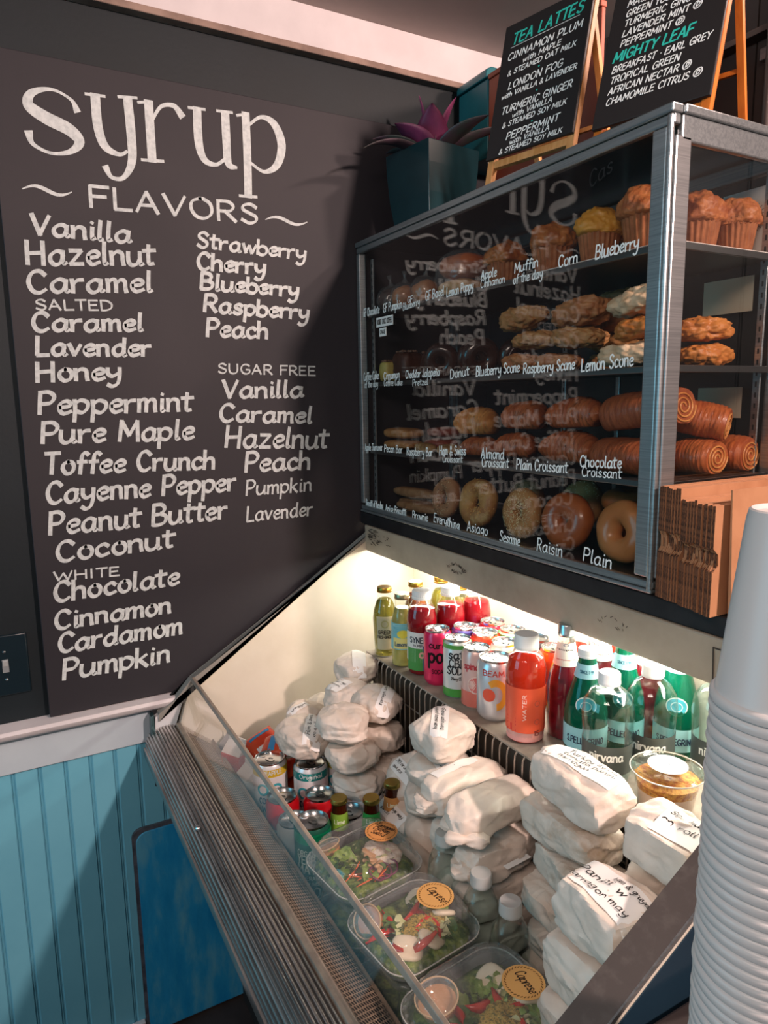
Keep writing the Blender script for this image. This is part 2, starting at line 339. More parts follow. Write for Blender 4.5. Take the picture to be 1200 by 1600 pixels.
CASE_LABELS = [('GF Chocolate', 0.0453, 0.4844, 0.1273, 0.4845, 0.0181), ('GF Pumpkin', 0.1459, 0.4838, 0.2312, 0.4839, 0.0186), ('Blueberry', 0.2367, 0.4778, 0.3065, 0.4817, 0.015),
    ('GF', 0.2563, 0.4918, 0.2778, 0.4918, 0.0121), ('GF Bagel', 0.3294, 0.4867, 0.3991, 0.4892, 0.0181), ('Lemon Poppy', 0.4083, 0.4843, 0.4986, 0.4865, 0.0172),
    ('Apple', 0.5224, 0.5004, 0.5681, 0.5002, 0.016), ('Cinnamon', 0.5206, 0.4858, 0.592, 0.4856, 0.0138), ('Muffin', 0.6181, 0.4967, 0.679, 0.4984, 0.016),
    ('of the day', 0.615, 0.479, 0.6905, 0.4793, 0.0151), ('Corn', 0.7264, 0.4886, 0.7703, 0.489, 0.0178), ('Blueberry', 0.8063, 0.4875, 0.8882, 0.4879, 0.0195),
    ('Coffee Cake', 0.0351, 0.3307, 0.1189, 0.3327, 0.0188), ('of the day', 0.0448, 0.3131, 0.115, 0.3147, 0.0156), ('Cinnamon', 0.1441, 0.3304, 0.2192, 0.3323, 0.0163),
    ('Coffee Cake', 0.1437, 0.3155, 0.2303, 0.3149, 0.0149), ('Cheddar Jalapeño', 0.2448, 0.33, 0.3821, 0.3307, 0.0168), ('Pretzel', 0.2748, 0.3124, 0.3377, 0.3136, 0.0139),
    ('Donut', 0.4218, 0.3229, 0.4854, 0.3282, 0.0177), ('Blueberry Scone', 0.5082, 0.3249, 0.6358, 0.3282, 0.018), ('Raspberry Scone', 0.6461, 0.3245, 0.7698, 0.3267, 0.0175),
    ('Lemon Scone', 0.7839, 0.3221, 0.8876, 0.327, 0.0197), ('Apple Turnover', 0.0131, 0.1571, 0.1324, 0.1622, 0.0164), ('Pecan Bar', 0.1419, 0.1596, 0.227, 0.1616, 0.0169),
    ('Raspberry Bar', 0.247, 0.1584, 0.354, 0.1623, 0.0174), ('Ham & Swiss', 0.3813, 0.1667, 0.4757, 0.1725, 0.0188), ('Croissant', 0.3934, 0.1527, 0.4648, 0.1565, 0.0134),
    ('Almond', 0.5262, 0.1695, 0.5962, 0.1717, 0.0197), ('Croissant', 0.5284, 0.1536, 0.6094, 0.1574, 0.0172), ('Plain Croissant', 0.6311, 0.1568, 0.7603, 0.1607, 0.0184),
    ('Chocolate', 0.7872, 0.1733, 0.8726, 0.1769, 0.0174), ('Croissant', 0.792, 0.1583, 0.8733, 0.1616, 0.0153), ('Biscotti of the day', 0.0029, 0.0148, 0.131, 0.018, 0.0186),
    ('Anise Biscotti', 0.1438, 0.015, 0.2413, 0.0175, 0.0174), ('Brownie', 0.2698, 0.0155, 0.3348, 0.0176, 0.0178), ('Everything', 0.358, 0.021, 0.4542, 0.0178, 0.0197),
    ('Asiago', 0.481, 0.0207, 0.5484, 0.0213, 0.0196), ('Sesame', 0.5859, 0.0176, 0.6433, 0.0168, 0.0208), ('Raisin', 0.6898, 0.0183, 0.7536, 0.0179, 0.0217),
    ('Plain', 0.8005, 0.0217, 0.8614, 0.0195, 0.0221)]

# ================================================================ THE ROOM
FLOOR_Z = -1.25; CEIL = 1.165
M_wall = pbr('dark_teal_wall_paint', '#0c171c', 0.6, c2='#101c22', vs=3, bump=0.1, bs=120)
M_wallb = pbr('charcoal_wall_paint', '#3c3634', 0.6, c2='#453f3c', vs=4, bump=0.1, bs=100)
M_ceil = pbr('warm_white_ceiling_paint', '#b9aaa4', 0.8, c2='#b1a29c', vs=3)
M_trim = pbr('white_trim_paint', '#d9d2d4', 0.5, c2='#cfc8ca', vs=5, bump=0.08, bs=60)
M_lip = pbr('bare_wood_lip', '#9c8478', 0.7, c2='#7e695f', vs=12)
M_bead = pbr('aqua_beadboard_paint', '#76bdd3', 0.42, c2='#70b7ce', vs=4, bump=0.08, bs=80)
M_floor = pbr('brown_floor', '#3a2f2c', 0.6, c2='#2a2220', vs=9)

WL = struct(MB().box((-0.12, -2.2, FLOOR_Z), (0.0, 0.62, CEIL)).obj('wall_left', M_wall, smooth=False))
WB = struct(MB().box((-0.12, 0.62, FLOOR_Z), (2.6, 0.74, CEIL)).obj('wall_back', M_wallb, smooth=False))
struct(MB().box((-0.12, -2.2, CEIL), (2.6, 0.74, CEIL + 0.1)).obj('ceiling', M_ceil, smooth=False))
struct(MB().box((-0.12, -3.9, FLOOR_Z - 0.1), (4.2, 0.74, FLOOR_Z)).obj('floor', M_floor, smooth=False))
# wide white band below the ceiling with its small lip
struct(MB().box((0.0, -2.2, 1.075), (0.018, 0.62, CEIL)).obj('trim_1', M_trim, bevel=0.002, smooth=False))
struct(MB().box((0.0, -2.2, 1.062), (0.028, 0.62, 1.076)).obj('trim_2', M_lip, bevel=0.002, smooth=False))
# chair rail and frieze board
struct(MB().prism([(0.0, -0.410), (0.034, -0.410), (0.044, -0.402), (0.046, -0.394), (0.042, -0.387), (0.0, -0.383)], -2.2, -0.40, 1).obj('trim_3', M_trim, fix=True, bevel=0.001))
M_frz = pbr('pale_aqua_frieze_paint', '#c5d2da', 0.45, c2='#becbd4', vs=4, bump=0.06, bs=60)
struct(MB().box((0.0, -2.2, -0.492), (0.016, -0.36, -0.410)).obj('trim_4', M_frz, smooth=False, bevel=0.0015))
# beadboard: one plank after the other
pk = MB().prism([(-0.0255, 0), (-0.0255, 0.006), (-0.0235, 0.008), (-0.0215, 0.005), (-0.0195, 0.008), (-0.0175, 0.010), (0.0235, 0.010), (0.0255, 0.006), (0.0255, 0)], FLOOR_Z + 0.001, -0.4905, 2)
pk.v = [(y, x, z) for (x, y, z) in pk.v]
me = pk.mesh('plank', False); bm_ = bmesh.new(); bm_.from_mesh(me); bmesh.ops.recalc_face_normals(bm_, faces=bm_.faces); bm_.to_mesh(me); bm_.free()
me.materials.append(M_bead)
for i in range(24):
    o = bpy.data.objects.new('plank', me); COL.objects.link(o); o.parent = WL; o.location = (0.0, -0.515 - 0.0515 * (i - 4), 0)
struct(MB().box((0.0105, -2.2, FLOOR_Z), (0.024, -0.6215, -1.205)).obj('baseboard_left', M_trim, smooth=False, bevel=0.002))
# grooves of the back wall panelling: tall wide boards
me2 = MB().box((-0.1, -0.012, FLOOR_Z + 0.001), (0.1, 0, CEIL - 0.001)).mesh('wall_board', False); me2.materials.append(M_wallb)
for i in range(12):
    o = bpy.data.objects.new('board', me2); COL.objects.link(o); o.parent = WB; o.location = (0.12 + 0.204 * i, 0.6195, 0)
M_pipe = pbr('grey_painted_pipe', '#6d6663', 0.4)
t = thing('wall_conduit', 'grey vertical conduit on the dark wall at the top right', 'pipe', (0.685, 0.588, 0))
MB().tube([(0, 0, 0.2), (0, 0, 0.7), (0, 0, 1.165)], 0.018, 14).obj('pipe', M_pipe, t)
for z in (0.95, 0.6): MB().box((-0.035, 0.0, z - 0.012), (0.035, 0.0287, z + 0.012)).obj('clamp', STEEL, t, bevel=0.002)
t = tag(MB().box((0.30, 0.574, 0.985), (1.45, 0.607, 0.997)).obj('wall_rail', M_wallb, smooth=False, bevel=0.001), 'thin dark rail along the charcoal back wall behind the second sign', 'rail')

# light switch
t = thing('light_switch', 'dark toggle light switch plate on the wall left of the chalkboard', 'switch', (0.0, -0.838, -0.255))
M_sw = pbr('black_switch_plate', '#15242c', 0.3)
MB().box((0, -0.044, -0.066), (0.006, 0.044, 0.066)).obj('plate', M_sw, t, bevel=0.003)
MB().box((0.0061, -0.006, -0.014), (0.0075, 0.006, 0.014)).obj('toggle_slot', pbr('switch_slot_grey', '#8a8f92', 0.4), t)
MB().prism([(-0.0045, 0.0), (0.0, 0.0), (0.004, 0.011), (-0.0, 0.013)], -0.0045, 0.0045, 1).obj('toggle', pbr('switch_toggle', '#b8bcbc', 0.35), t, fix=True).location = (0.0085, 0, 0)
for z in (-0.03, 0.03):
    MB().lathe([(0.0001, 0.0018), (0.002, 0.0014), (0.0032, 0)], 12).obj('screw', ALUD, t).matrix_local = Matrix.Translation((0.0061, 0, z)) @ Matrix.Rotation(PI/2, 4, 'Y')

# blue scuffed board on the wainscot
def rounded_rect(a, b, r, n=6):
    p = []
    for cx, cy, a0 in ((b[0]-r, b[1]-r, 0), (a[0]+r, b[1]-r, 90), (a[0]+r, a[1]+r, 180), (b[0]-r, a[1]+r, 270)):
        for k in range(n + 1):
            t_ = math.radians(a0 + 90 * k / n); p.append((cx + r * math.cos(t_), cy + r * math.sin(t_)))
    return p
M_blue = pbr('scuffed_blue_paint', '#1a8cc6', 0.4, c2='#2a98cc', vs=14, c3='#5fabc9', vf=(0.40, 0.52), bump=0.35, bs=35, stretch=(1, 1, 0.35), bd=0.004)
t = thing('blue_panel', 'scuffed blue panel with rounded corner against the aqua beadboard', 'panel', (0.0105, -0.42, 0))
MB().prism(rounded_rect((-0.20, -1.248), (0.50, -0.702), 0.022), 0.0, 0.008, 0).obj('backing', pbr('grey_panel_edge', '#5b5a60', 0.6, c2='#3d3c42', vs=30), t, fix=True, smooth=False)
MB().prism(rounded_rect((-0.192, -1.240), (0.492, -0.711), 0.026), 0.0081, 0.014, 0).obj('face', M_blue, t, fix=True, smooth=False)

# ---------------------------------------------------------------- big chalkboard
CB = thing('chalkboard', 'tall black chalkboard hand lettered with the list of syrup flavors', 'chalkboard', (0, 0, 0))
M_cb = pbr('chalkboard_black', '#26242a', 0.62, c2='#2c292e', vs=2.2, vf=(0.35, 0.7), bump=0.05, bs=200)
MB().box((0.0005, -0.765, -0.382), (0.020, 0.60, 0.946)).obj('board', M_cb, CB, bevel=0.0015, smooth=False)
FN_CB = lambda u, v: (0.0206, u, v)
random.seed(3)
for (tx, u0, v0, u1, v1, h) in CHALK_LINES:
    if tx == '~':
        mb = MB(); n = 16; pts = [(u0 + (u1-u0)*i/n, v0 + (v1-v0)*i/n + 0.007*math.sin(2*PI*i/n)) for i in range(n+1)]
        ribbon(mb, pts, [0.0010 + 0.0028*math.sin(PI*i/n) for i in range(n+1)], FN_CB, var=0.1); mb.obj('flourish', WHITE_INK, CB, smooth=False); continue
    caps = tx.isupper()
    wt = {'FLAVORS': 0.0036}.get(tx, 0.0020 if caps else (0.0042 if h > 0.033 else 0.0035))
    if tx in ('Pumpkin', 'Lavender') and u0 > -0.5 and v0 < 0.1: wt = 0.0026
    letter(tx, u0, v0, u1, v1, h, wt, FN_CB, parent=CB, mat=WHITE_INK, slant=0.0 if caps else 0.1, jit=0.5 if not caps else 0.2)
# the title in roman letters with thick stems
def title(parts):
    for st in parts:
        pts = _cr([(a, b) for a, b, c in st], 7); ws = _cr([(c, 0) for a, b, c in st], 7)
        mb = MB(); ribbon(mb, pts, [q[0] for q in ws], FN_CB, var=0.0); mb.obj('title_stroke', WHITE_INK, CB, smooth=False)
def gl(u, v, s=1.0): return lambda L: [(u + a * s, v + b * s, c * s) for a, b, c in L]
q = gl(-0.712, 0.774)   # s: 105 mm wide, 112 mm tall
title([q([(0.098, 0.082, 0.0065), (0.088, 0.101, 0.003), (0.055, 0.113, 0.003), (0.02, 0.101, 0.0065), (0.012, 0.078, 0.010), (0.04, 0.060, 0.012), (0.080, 0.045, 0.012), (0.098, 0.025, 0.0095), (0.08, 0.004, 0.005), (0.045, -0.004, 0.003), (0.014, 0.008, 0.004), (0.008, 0.028, 0.0075)])])
q = gl(-0.590, 0.782)   # y
title([q([(0.012, 0.108, 0.009), (0.013, 0.05, 0.009), (0.024, 0.015, 0.008), (0.05, 0.004, 0.004), (0.066, 0.012, 0.003)]), q([(-0.006, 0.108, 0.0028), (0.03, 0.110, 0.0028)]),
       q([(0.074, 0.112, 0.009), (0.076, 0.05, 0.009), (0.074, -0.006, 0.008), (0.055, -0.040, 0.0045), (0.032, -0.042, 0.004), (0.022, -0.024, 0.0065)]), q([(0.056, 0.114, 0.0028), (0.092, 0.118, 0.0028)])])
q = gl(-0.492, 0.784)   # r
title([q([(0.017, 0.112, 0.009), (0.017, 0.05, 0.009), (0.017, 0.0, 0.009)]), q([(-0.004, 0.108, 0.0028), (0.018, 0.113, 0.0028)]), q([(-0.004, -0.002, 0.003), (0.040, 0.001, 0.003)]),
       q([(0.022, 0.078, 0.003), (0.042, 0.108, 0.0035), (0.068, 0.114, 0.005), (0.084, 0.097, 0.0075)])])
q = gl(-0.388, 0.792)   # u
title([q([(0.013, 0.108, 0.009), (0.013, 0.04, 0.009), (0.024, 0.008, 0.007), (0.048, 0.002, 0.004), (0.066, 0.014, 0.0035)]), q([(-0.005, 0.108, 0.0028), (0.030, 0.110, 0.0028)]),
       q([(0.074, 0.110, 0.009), (0.074, 0.05, 0.009), (0.076, 0.008, 0.008), (0.094, 0.002, 0.003)]), q([(0.056, 0.112, 0.0028), (0.090, 0.114, 0.0028)])])
q = gl(-0.284, 0.800)   # p
title([q([(0.016, 0.108, 0.009), (0.016, 0.02, 0.009), (0.014, -0.062, 0.009)]), q([(-0.004, 0.102, 0.0028), (0.016, 0.108, 0.0028)]), q([(-0.006, -0.064, 0.003), (0.034, -0.062, 0.003)]),
       q([(0.024, 0.088, 0.003), (0.052, 0.108, 0.004), (0.082, 0.098, 0.0085), (0.098, 0.058, 0.010), (0.086, 0.014, 0.008), (0.055, -0.006, 0.004), (0.024, 0.008, 0.003)])])

# ================================================================ CABINETS BEHIND THE CASE
M_teal = pbr('teal_painted_metal', '#1d6a74', 0.4, c2='#1a6069', vs=6, bump=0.05, bs=40)
t = thing('teal_wall_cabinet', 'teal painted box behind the plant pot, high against the wall', 'cabinet', (0.022, 0.30, 0.865))
MB().box((0, 0, 0), (0.122, 0.319, 0.178)).obj('body', M_teal, t, bevel=0.003)
MB().prism([(-0.006, 0.179), (0.316, 0.179), (0.316, 0.205), (0.010, 0.205), (-0.002, 0.199), (-0.006, 0.190)], -0.001, 0.123, 0).obj('lid', M_teal, t, bevel=0.002, fix=True)
MB().tube([(0.11, 0.012, -0.001), (0.11, 0.012, -0.10), (0.11, 0.012, -0.205)], 0.0025, 8).obj('leg', ALUD, t)
M_terra = pbr('terracotta_painted_board', '#9a4d38', 0.55, c2='#8c4432', vs=5, bump=0.08, bs=50)
t = thing('terracotta_panel', 'terracotta painted panel standing behind the tea latte sign', 'panel', (0.148, 0.300, 0.6615))
MB().box((0, 0, 0), (0.36, 0.010, 0.375)).obj('board', M_terra, t, bevel=0.0015, smooth=False)
MB().box((-0.0005, -0.0035, 0.3755), (0.3605, 0.013, 0.387)).obj('top_strip', M_terra, t, bevel=0.002, smooth=False)

# counter the case stands on, and the low counter with the cups
M_ctr = pbr('black_counter_top', '#1a1a1c', 0.3, c2='#242426', vs=20)
tag(MB().box((0.022, -0.006, -0.0305), (1.9, 0.50, -0.0012)).obj('serving_counter', M_ctr, smooth=False, bevel=0.002), 'black counter top under the pastry case', 'counter')
M_cab = pbr('dark_cabinet_laminate', '#2b2422', 0.5)
tag(MB().box((0.022, 0.19, FLOOR_Z), (1.9, 0.48, -0.0305)).obj('back_counter', M_cab, smooth=False, bevel=0.002), 'dark counter base behind the open cooler', 'counter')

# ================================================================ OPEN COOLER
X0, X1 = 0.05, 1.18          # inner faces of the two cheeks
SL = 0.5988                  # slope of the cheeks' top edge
zt = lambda y: -0.347 + SL * (y + 0.466)
M_cream = pbr('cream_enamel', '#e6dfcf', 0.35, c2='#ddd5c3', vs=5, bump=0.04, bs=30)
M_beige = pbr('worn_beige_enamel', '#a89a88', 0.45, c2='#9b8d7b', vs=9, c3='#8b7e6e', vf=(0.4, 0.62), bump=0.08, bs=60)
M_blk = pbr('black_vinyl_edge', '#1b1b1e', 0.4, c2='#26262a', vs=30, c3='#3c3c40', vf=(0.45, 0.6))
M_dkst = pbr('scuffed_dark_steel', '#57504d', 0.45, 0.2, c2='#635c58', vs=60, c3='#85807c', vf=(0.5, 0.70), bump=0.1, bs=90)
M_rail = pbr('worn_taupe_aluminium', '#b9a99a', 0.35, 0.35, c2='#a6968a', vs=40)
M_rib = pbr('ribbed_bumper_steel', '#c9c4c1', 0.24, 0.92, c2='#b4afad', vs=30, stretch=(0.3, 1, 1))
M_deck = pbr('grey_deck_pan', '#6f6862', 0.5, c2='#59534e', vs=10)
CO = thing('open_cooler', 'open refrigerated grab and go cooler with ribbed steel bumper and cream liner', 'cooler', (0, 0, 0))
# left cheek: cream inside, black capped top edge, pale front end
yF, yB = -0.57, 0.14
MB().prism([(-0.50, -0.61), (-0.50, -0.455), (-0.466, zt(-0.466)), (0.035, zt(0.035)), (yB, zt(0.035)), (yB, -0.61)], 0.030, X0, 0).obj('liner_side', M_cream, CO, smooth=False, fix=True)
MB().prism([(-0.545, -0.415 + 0.0), (0.02, zt(0.02) + 0.012), (0.02, zt(0.02) + 0.0), (-0.470, zt(-0.470)), (-0.545, -0.431)], 0.0305, X0 + 0.003, 0).obj('liner_trim', pbr('grey_gasket', '#8d8a84', 0.5), CO, smooth=False, fix=True, bevel=0.0008)
MB().prism([(-0.560, -0.60), (-0.560, -0.415), (0.05, zt(0.05) + 0.014), (0.05, -0.60)], 0.0225, 0.030, 0).obj('cheek_edge', M_blk, CO, smooth=False, fix=True, bevel=0.001)
# pale triangular end plate in front of the liner, with its steel surround
MB().prism([(-0.556, -0.472), (-0.553, -0.424), (-0.490, -0.386), (-0.490, -0.400), (-0.508, -0.452)], 0.0302, 0.047, 0).obj('end_plate', pbr('pale_end_plate', '#dcdfe4', 0.3), CO, smooth=False, fix=True, bevel=0.0008)
MB().prism([(-0.566, -0.50), (-0.563, -0.4185), (-0.556, -0.4145), (-0.5565, -0.50)], 0.0302, 0.050, 0).obj('end_trim', pbr('teal_steel_trim', '#5f7f84', 0.3, 0.9), CO, smooth=False, fix=True)
# right cheek: dark steel slanted cap with bright lower edge, steel outside
MB().prism([(-0.49, -0.61), (-0.49, zt(-0.49) - 0.002), (0.035, zt(0.035) - 0.002), (yB, zt(0.035) - 0.002), (yB, -0.61)], X1, 1.214, 0).obj('liner_side', M_cream, CO, smooth=False, fix=True)
MB().prism([(-0.495, zt(-0.495) - 0.0018), (-0.495, zt(-0.495)), (0.035, zt(0.035)), (0.035, zt(0.035) - 0.0018)], X1 - 0.0005, 1.2165, 0).obj('cheek_cap', M_dkst, CO, smooth=False, fix=True)
MB().prism([(-0.495, zt(-0.495) - 0.006), (-0.495, zt(-0.495)), (0.035, zt(0.035)), (0.035, zt(0.035) - 0.006)], 1.2165, 1.2185, 0).obj('cheek_edge', STEEL, CO, smooth=False, fix=True)
MB().prism([(-0.492, -1.2), (-0.492, zt(-0.492) - 0.02), (0.035, zt(0.035) - 0.02), (yB, zt(0.035) - 0.02), (yB, -1.2)], 1.2145, 1.2155, 0).obj('outer_panel', pbr('steel_panel_blue_reflection', '#2f4a5e', 0.15, 0.5), CO, smooth=False, fix=True)  # steel panel, the blue it reflects is put into the base colour
# ledge under the pastry case and the back of the liner
MB().prism([(-0.008, -0.098), (-0.010, -0.031), (0.1345, -0.031), (0.1345, -0.037), (-0.002, -0.037), (-0.002, -0.098)], X0 + 0.0005, 1.1795, 0).obj('ledge', M_beige, CO, smooth=False, fix=True, bevel=0.003)
MB().box((X0 + 0.0005, 0.135, -0.61), (X1 - 0.0005, 0.18, -0.0315)).obj('liner_back', M_cream, CO, smooth=False)
tb = MB().tube([(0.12, 0.055, -0.070), (0.62, 0.055, -0.070), (1.12, 0.055, -0.070)], 0.012, 12).obj('tube_lamp', pbr('fluorescent_tube', '#fff4e0', 0.4, emit=5.0), CO)
for x in (0.105, 1.125): MB().box((x - 0.012, 0.040, -0.084), (x + 0.012, 0.070, -0.0375)).obj('lamp_holder', WHITEP, CO, bevel=0.002)
# worn patches and sticker rests on the ledge face
M_scr = pbr('dark_scuff', '#3a322b', 0.8)
rs = random.Random(5)
mb = MB()
for i in range(70):
    x = 0.068 + abs(rs.gauss(0, 0.045)); z = -0.052 + rs.gauss(0, 0.012)
    if not -0.092 < z < -0.036: continue
    L = rs.uniform(0.002, 0.014); a = rs.uniform(-0.4, 0.3)
    ribbon(mb, [(x, z), (x + L, z + L * a)], rs.uniform(0.0003, 0.0013), lambda u, v: (u, -0.0106, v), var=0)
for cx, n in ((0.46, 60), (0.88, 14)):
    for i in range(n):
        t_ = rs.uniform(0, 2 * PI); x = cx + 0.03 * math.cos(t_) * rs.uniform(0.6, 1); z = -0.062 + 0.012 * math.sin(t_) * rs.uniform(0.5, 1)
        ribbon(mb, [(x, z), (x + 0.006 * math.cos(t_ * 3), z + 0.003)], 0.0005, lambda u, v: (u, -0.0106, v), var=0)
mb.obj('scuff', M_scr, CO, smooth=False)['kind'] = 'stuff'
mb = MB()
for a, b in (((1.075, -0.045), (1.05, -0.045)), ((1.05, -0.045), (1.052, -0.088)), ((1.052, -0.088), (1.075, -0.088))): ribbon(mb, [a, b], 0.0011, lambda u, v: (u, -0.0106, v), var=0)
mb.obj('adhesive_outline', M_scr, CO, smooth=False)
# deck, drink shelf with wire front
MB().box((X0 + 0.0005, -0.405, -0.612), (X1 - 0.0005, 0.1345, -0.6005)).obj('deck', M_deck, CO, smooth=False)
mb = MB()
for i in range(34): mb.box((0.07 + 0.0325 * i, -0.40, -0.6003), (0.095 + 0.0325 * i, 0.13, -0.598))
mb.obj('deck_slats', pbr('brown_grey_slat', '#5d554f', 0.5), CO, smooth=False)
SH = MB().box((0.245, -0.112, -0.290), (X1 - 0.002, 0.1345, -0.2863)).obj('drink_shelf', pbr('worn_taupe_shelf', '#8d8377', 0.5, c2='#a89d90', vs=25, bump=0.15, bs=40), CO, smooth=False, bevel=0.0006)
mb = MB(); M_wire = pbr('chromed_wire', '#b8b2aa', 0.3, 0.9)
for i in range(48):
    x = 0.252 + 0.0196 * i
    mb.tube([(x, -0.1128, -0.2885), (x, -0.1165, -0.294), (x, -0.1175, -0.302), (x, -0.1175, -0.5985)], 0.0016, 6)
for z in (-0.345, -0.47): mb.tube([(0.25, -0.1145, z), (0.6, -0.1145, z), (X1 - 0.003, -0.1145, z)], 0.0016, 6)
mb.obj('wire_rack', M_wire, CO)
MB().box((0.25, -0.098, -0.5985), (X1 - 0.002, -0.094, -0.2905)).obj('rack_back', pbr('dark_brown_liner', '#3b332b', 0.6), CO, smooth=False)
# air grille in front: real honeycomb holes
def honey(u0, u1, v0, v1, c, fn):
    vs = []; fs = []; dy = c * math.sqrt(3) / 2; r = 0; v = v0
    while v <= v1:
        u = u0 + (c / 2 if r % 2 else 0)
        while u <= u1:
            o = len(vs)
            for k in range(6):
                a = math.radians(60 * k + 30); vs.append(fn(u + c / math.sqrt(3) * math.cos(a), v + c / math.sqrt(3) * math.sin(a)))
            for k in range(6):
                a = math.radians(60 * k + 30); vs.append(fn(u + c * 0.42 * math.cos(a), v + c * 0.42 * math.sin(a)))
            fs += [(o + k, o + (k + 1) % 6, o + 6 + (k + 1) % 6, o + 6 + k) for k in range(6)]
            u += c
        v += dy; r += 1
    return vs, fs
a_ = Vector((0, -0.4935, -0.455)); b_ = Vector((0, -0.4285, -0.508)); gd = (b_ - a_); gl_ = gd.length; gd.normalize()
mb = MB(); vs, fs = honey(X0 + 0.006, X1 - 0.006, 0.004, gl_ - 0.002, 0.0078, lambda u, v: (u, a_.y + gd.y * v, a_.z + gd.z * v)); mb.add(vs, fs)
g = mb.obj('air_grille', pbr('tan_grille_plastic', '#a08a76', 0.5), CO, smooth=False); g['kind'] = 'stuff'
MB().prism([(-0.4925, -0.475), (-0.4915, -0.468), (-0.434, -0.515), (-0.430, -0.600), (-0.4925, -0.600)], X0 + 0.001, X1 - 0.001, 0).obj('grille_back', pbr('dark_air_duct', '#2c2622', 0.8), CO, smooth=False, fix=True)
MB().prism([(-0.4298, -0.6004), (-0.4298, -0.509), (-0.4255, -0.506), (-0.4245, -0.6004)], X0 + 0.001, X1 - 0.001, 0).obj('duct_wall', pbr('grille_lip', '#8b7968', 0.5), CO, smooth=False, fix=True)
# low front glass with capped top rail and base rail
gp = lambda t_, o=0.0: (-0.5035 + (0.5035 - 0.466) * t_ + o, -0.445 + (0.445 - 0.347) * t_)
(y0, z0), (y1, z1) = gp(0), gp(1)
MB().prism([(y0, z0), (y1, z1), (y1 + 0.004, z1 - 0.001), (y0 + 0.004, z0 - 0.001)], X0 + 0.001, X1 - 0.001, 0).obj('front_glass', clear('cooler_glass', (0.97, 0.975, 0.97), 1.5, 0.02, haze=0.008), CO, smooth=False, fix=True)
MB().prism([(y1 - 0.003, z1 - 0.006), (y1 - 0.001, z1 + 0.003), (y1 + 0.005, z1 + 0.003), (y1 + 0.007, z1 - 0.007)], X0 + 0.0005, X1 - 0.0005, 0).obj('top_rail', M_rail, CO, smooth=False, fix=True, bevel=0.001)
MB().prism([(-0.511, -0.462), (-0.509, -0.4455), (-0.4985, -0.4455), (-0.4945, -0.453), (-0.4945, -0.475), (-0.511, -0.475)], X0 + 0.0005, X1, 0).obj('base_rail', M_rail, CO, smooth=False, fix=True, bevel=0.001)
# ribbed bumper
prof = []
arc = [(-0.5135, -0.449), (-0.527, -0.4465), (-0.541, -0.4475), (-0.554, -0.453), (-0.565, -0.463), (-0.5735, -0.477), (-0.578, -0.493)]
arc = _cr(arc, 24)
for i, (y, z) in enumerate(arc):
    j = min(i + 1, len(arc) - 1); k = max(i - 1, 0); dy, dz = arc[j][0] - arc[k][0], arc[j][1] - arc[k][1]; L = math.hypot(dy, dz)
    ph = i / (len(arc) - 1) * 12.0
    g_ = 0.0042 * (0.5 + 0.5 * math.cos(2 * PI * ph)) ** 3      # narrow grooves between round ribs
    prof.append((y + g_ * 0.55, z - g_ * 0.8))
prof += [(-0.581, -0.497), (-0.582, -0.510), (-0.580, -0.520), (-0.560, -0.524), (-0.42, -0.524), (-0.42, -0.60), (-0.5135, -0.60)]
mb = MB().prism(prof[:-2] + [(-0.5135, -0.524)], 0.0305, 1.2144, 0)
bo = mb.obj('bumper', M_rib, CO, fix=True, ang=25)
MB().lathe([(0.0001, 0.004), (0.003, 0.0035), (0.0055, 0.001), (0.006, 0)], 14).obj('bumper_screw', ALU, CO).matrix_local = Matrix.Translation((0.462, -0.5635, -0.4565)) @ Matrix.Rotation(math.radians(38), 4, 'X')
# body below
MB().box((0.0265, -0.38, FLOOR_Z), (1.2144, 0.184, -0.6125)).obj('body', M_cab, CO, smooth=False)

# ================================================================ PASTRY CASE
PC = thing('pastry_case', 'glass and stainless steel pastry display case with hand lettered flavor names', 'display case', (0, 0, 0))
H = 0.66; W_ = 0.942; D_ = 0.29; XL = 0.0225
FR = 0.030
M_fr = STEELX; M_fv = STEEL
def bar(a, b, m=M_fr, name='frame_rail', bv=0.0022): return MB().box(a, b).obj(name, m, PC, smooth=False, bevel=bv)
bar((XL, -0.006, 0.0), (W_, 0.012, 0.006)); bar((XL, -0.003, 0.0065), (W_, 0.010, 0.0175)); bar((XL, -0.007, 0.648), (W_, 0.014, 0.660)); bar((XL, -0.003, 0.634), (W_, 0.010, 0.6475))
bar((XL, -0.004, 0.0225), (XL + 0.016, 0.014, 0.6335), M_fv, 'corner_post')
bar((W_ - 0.034, -0.004, 0.0225), (W_ - 0.010, 0.010, 0.6335), M_fv, 'corner_post'); bar((W_ - 0.0095, -0.0065, 0.0), (W_ - 0.001, 0.0015, 0.6475), M_fv, 'corner_post', 0.003); bar((W_ - 0.009, 0.002, 0.0225), (W_ + 0.001, 0.032, 0.6215), M_fv, 'corner_post')
# right side frame
bar((W_ - 0.009, 0.0145, 0.648), (W_ + 0.004, D_, 0.660)); bar((W_ - 0.009, 0.0125, 0.615), (W_ + 0.001, D_, 0.6475)); bar((W_ - 0.009, 0.0125, 0.0), (W_ + 0.001, D_, 0.022))
bar((W_ - 0.022, D_ - 0.03, 0.0225), (W_ + 0.001, D_, 0.6145), M_fv, 'corner_post')
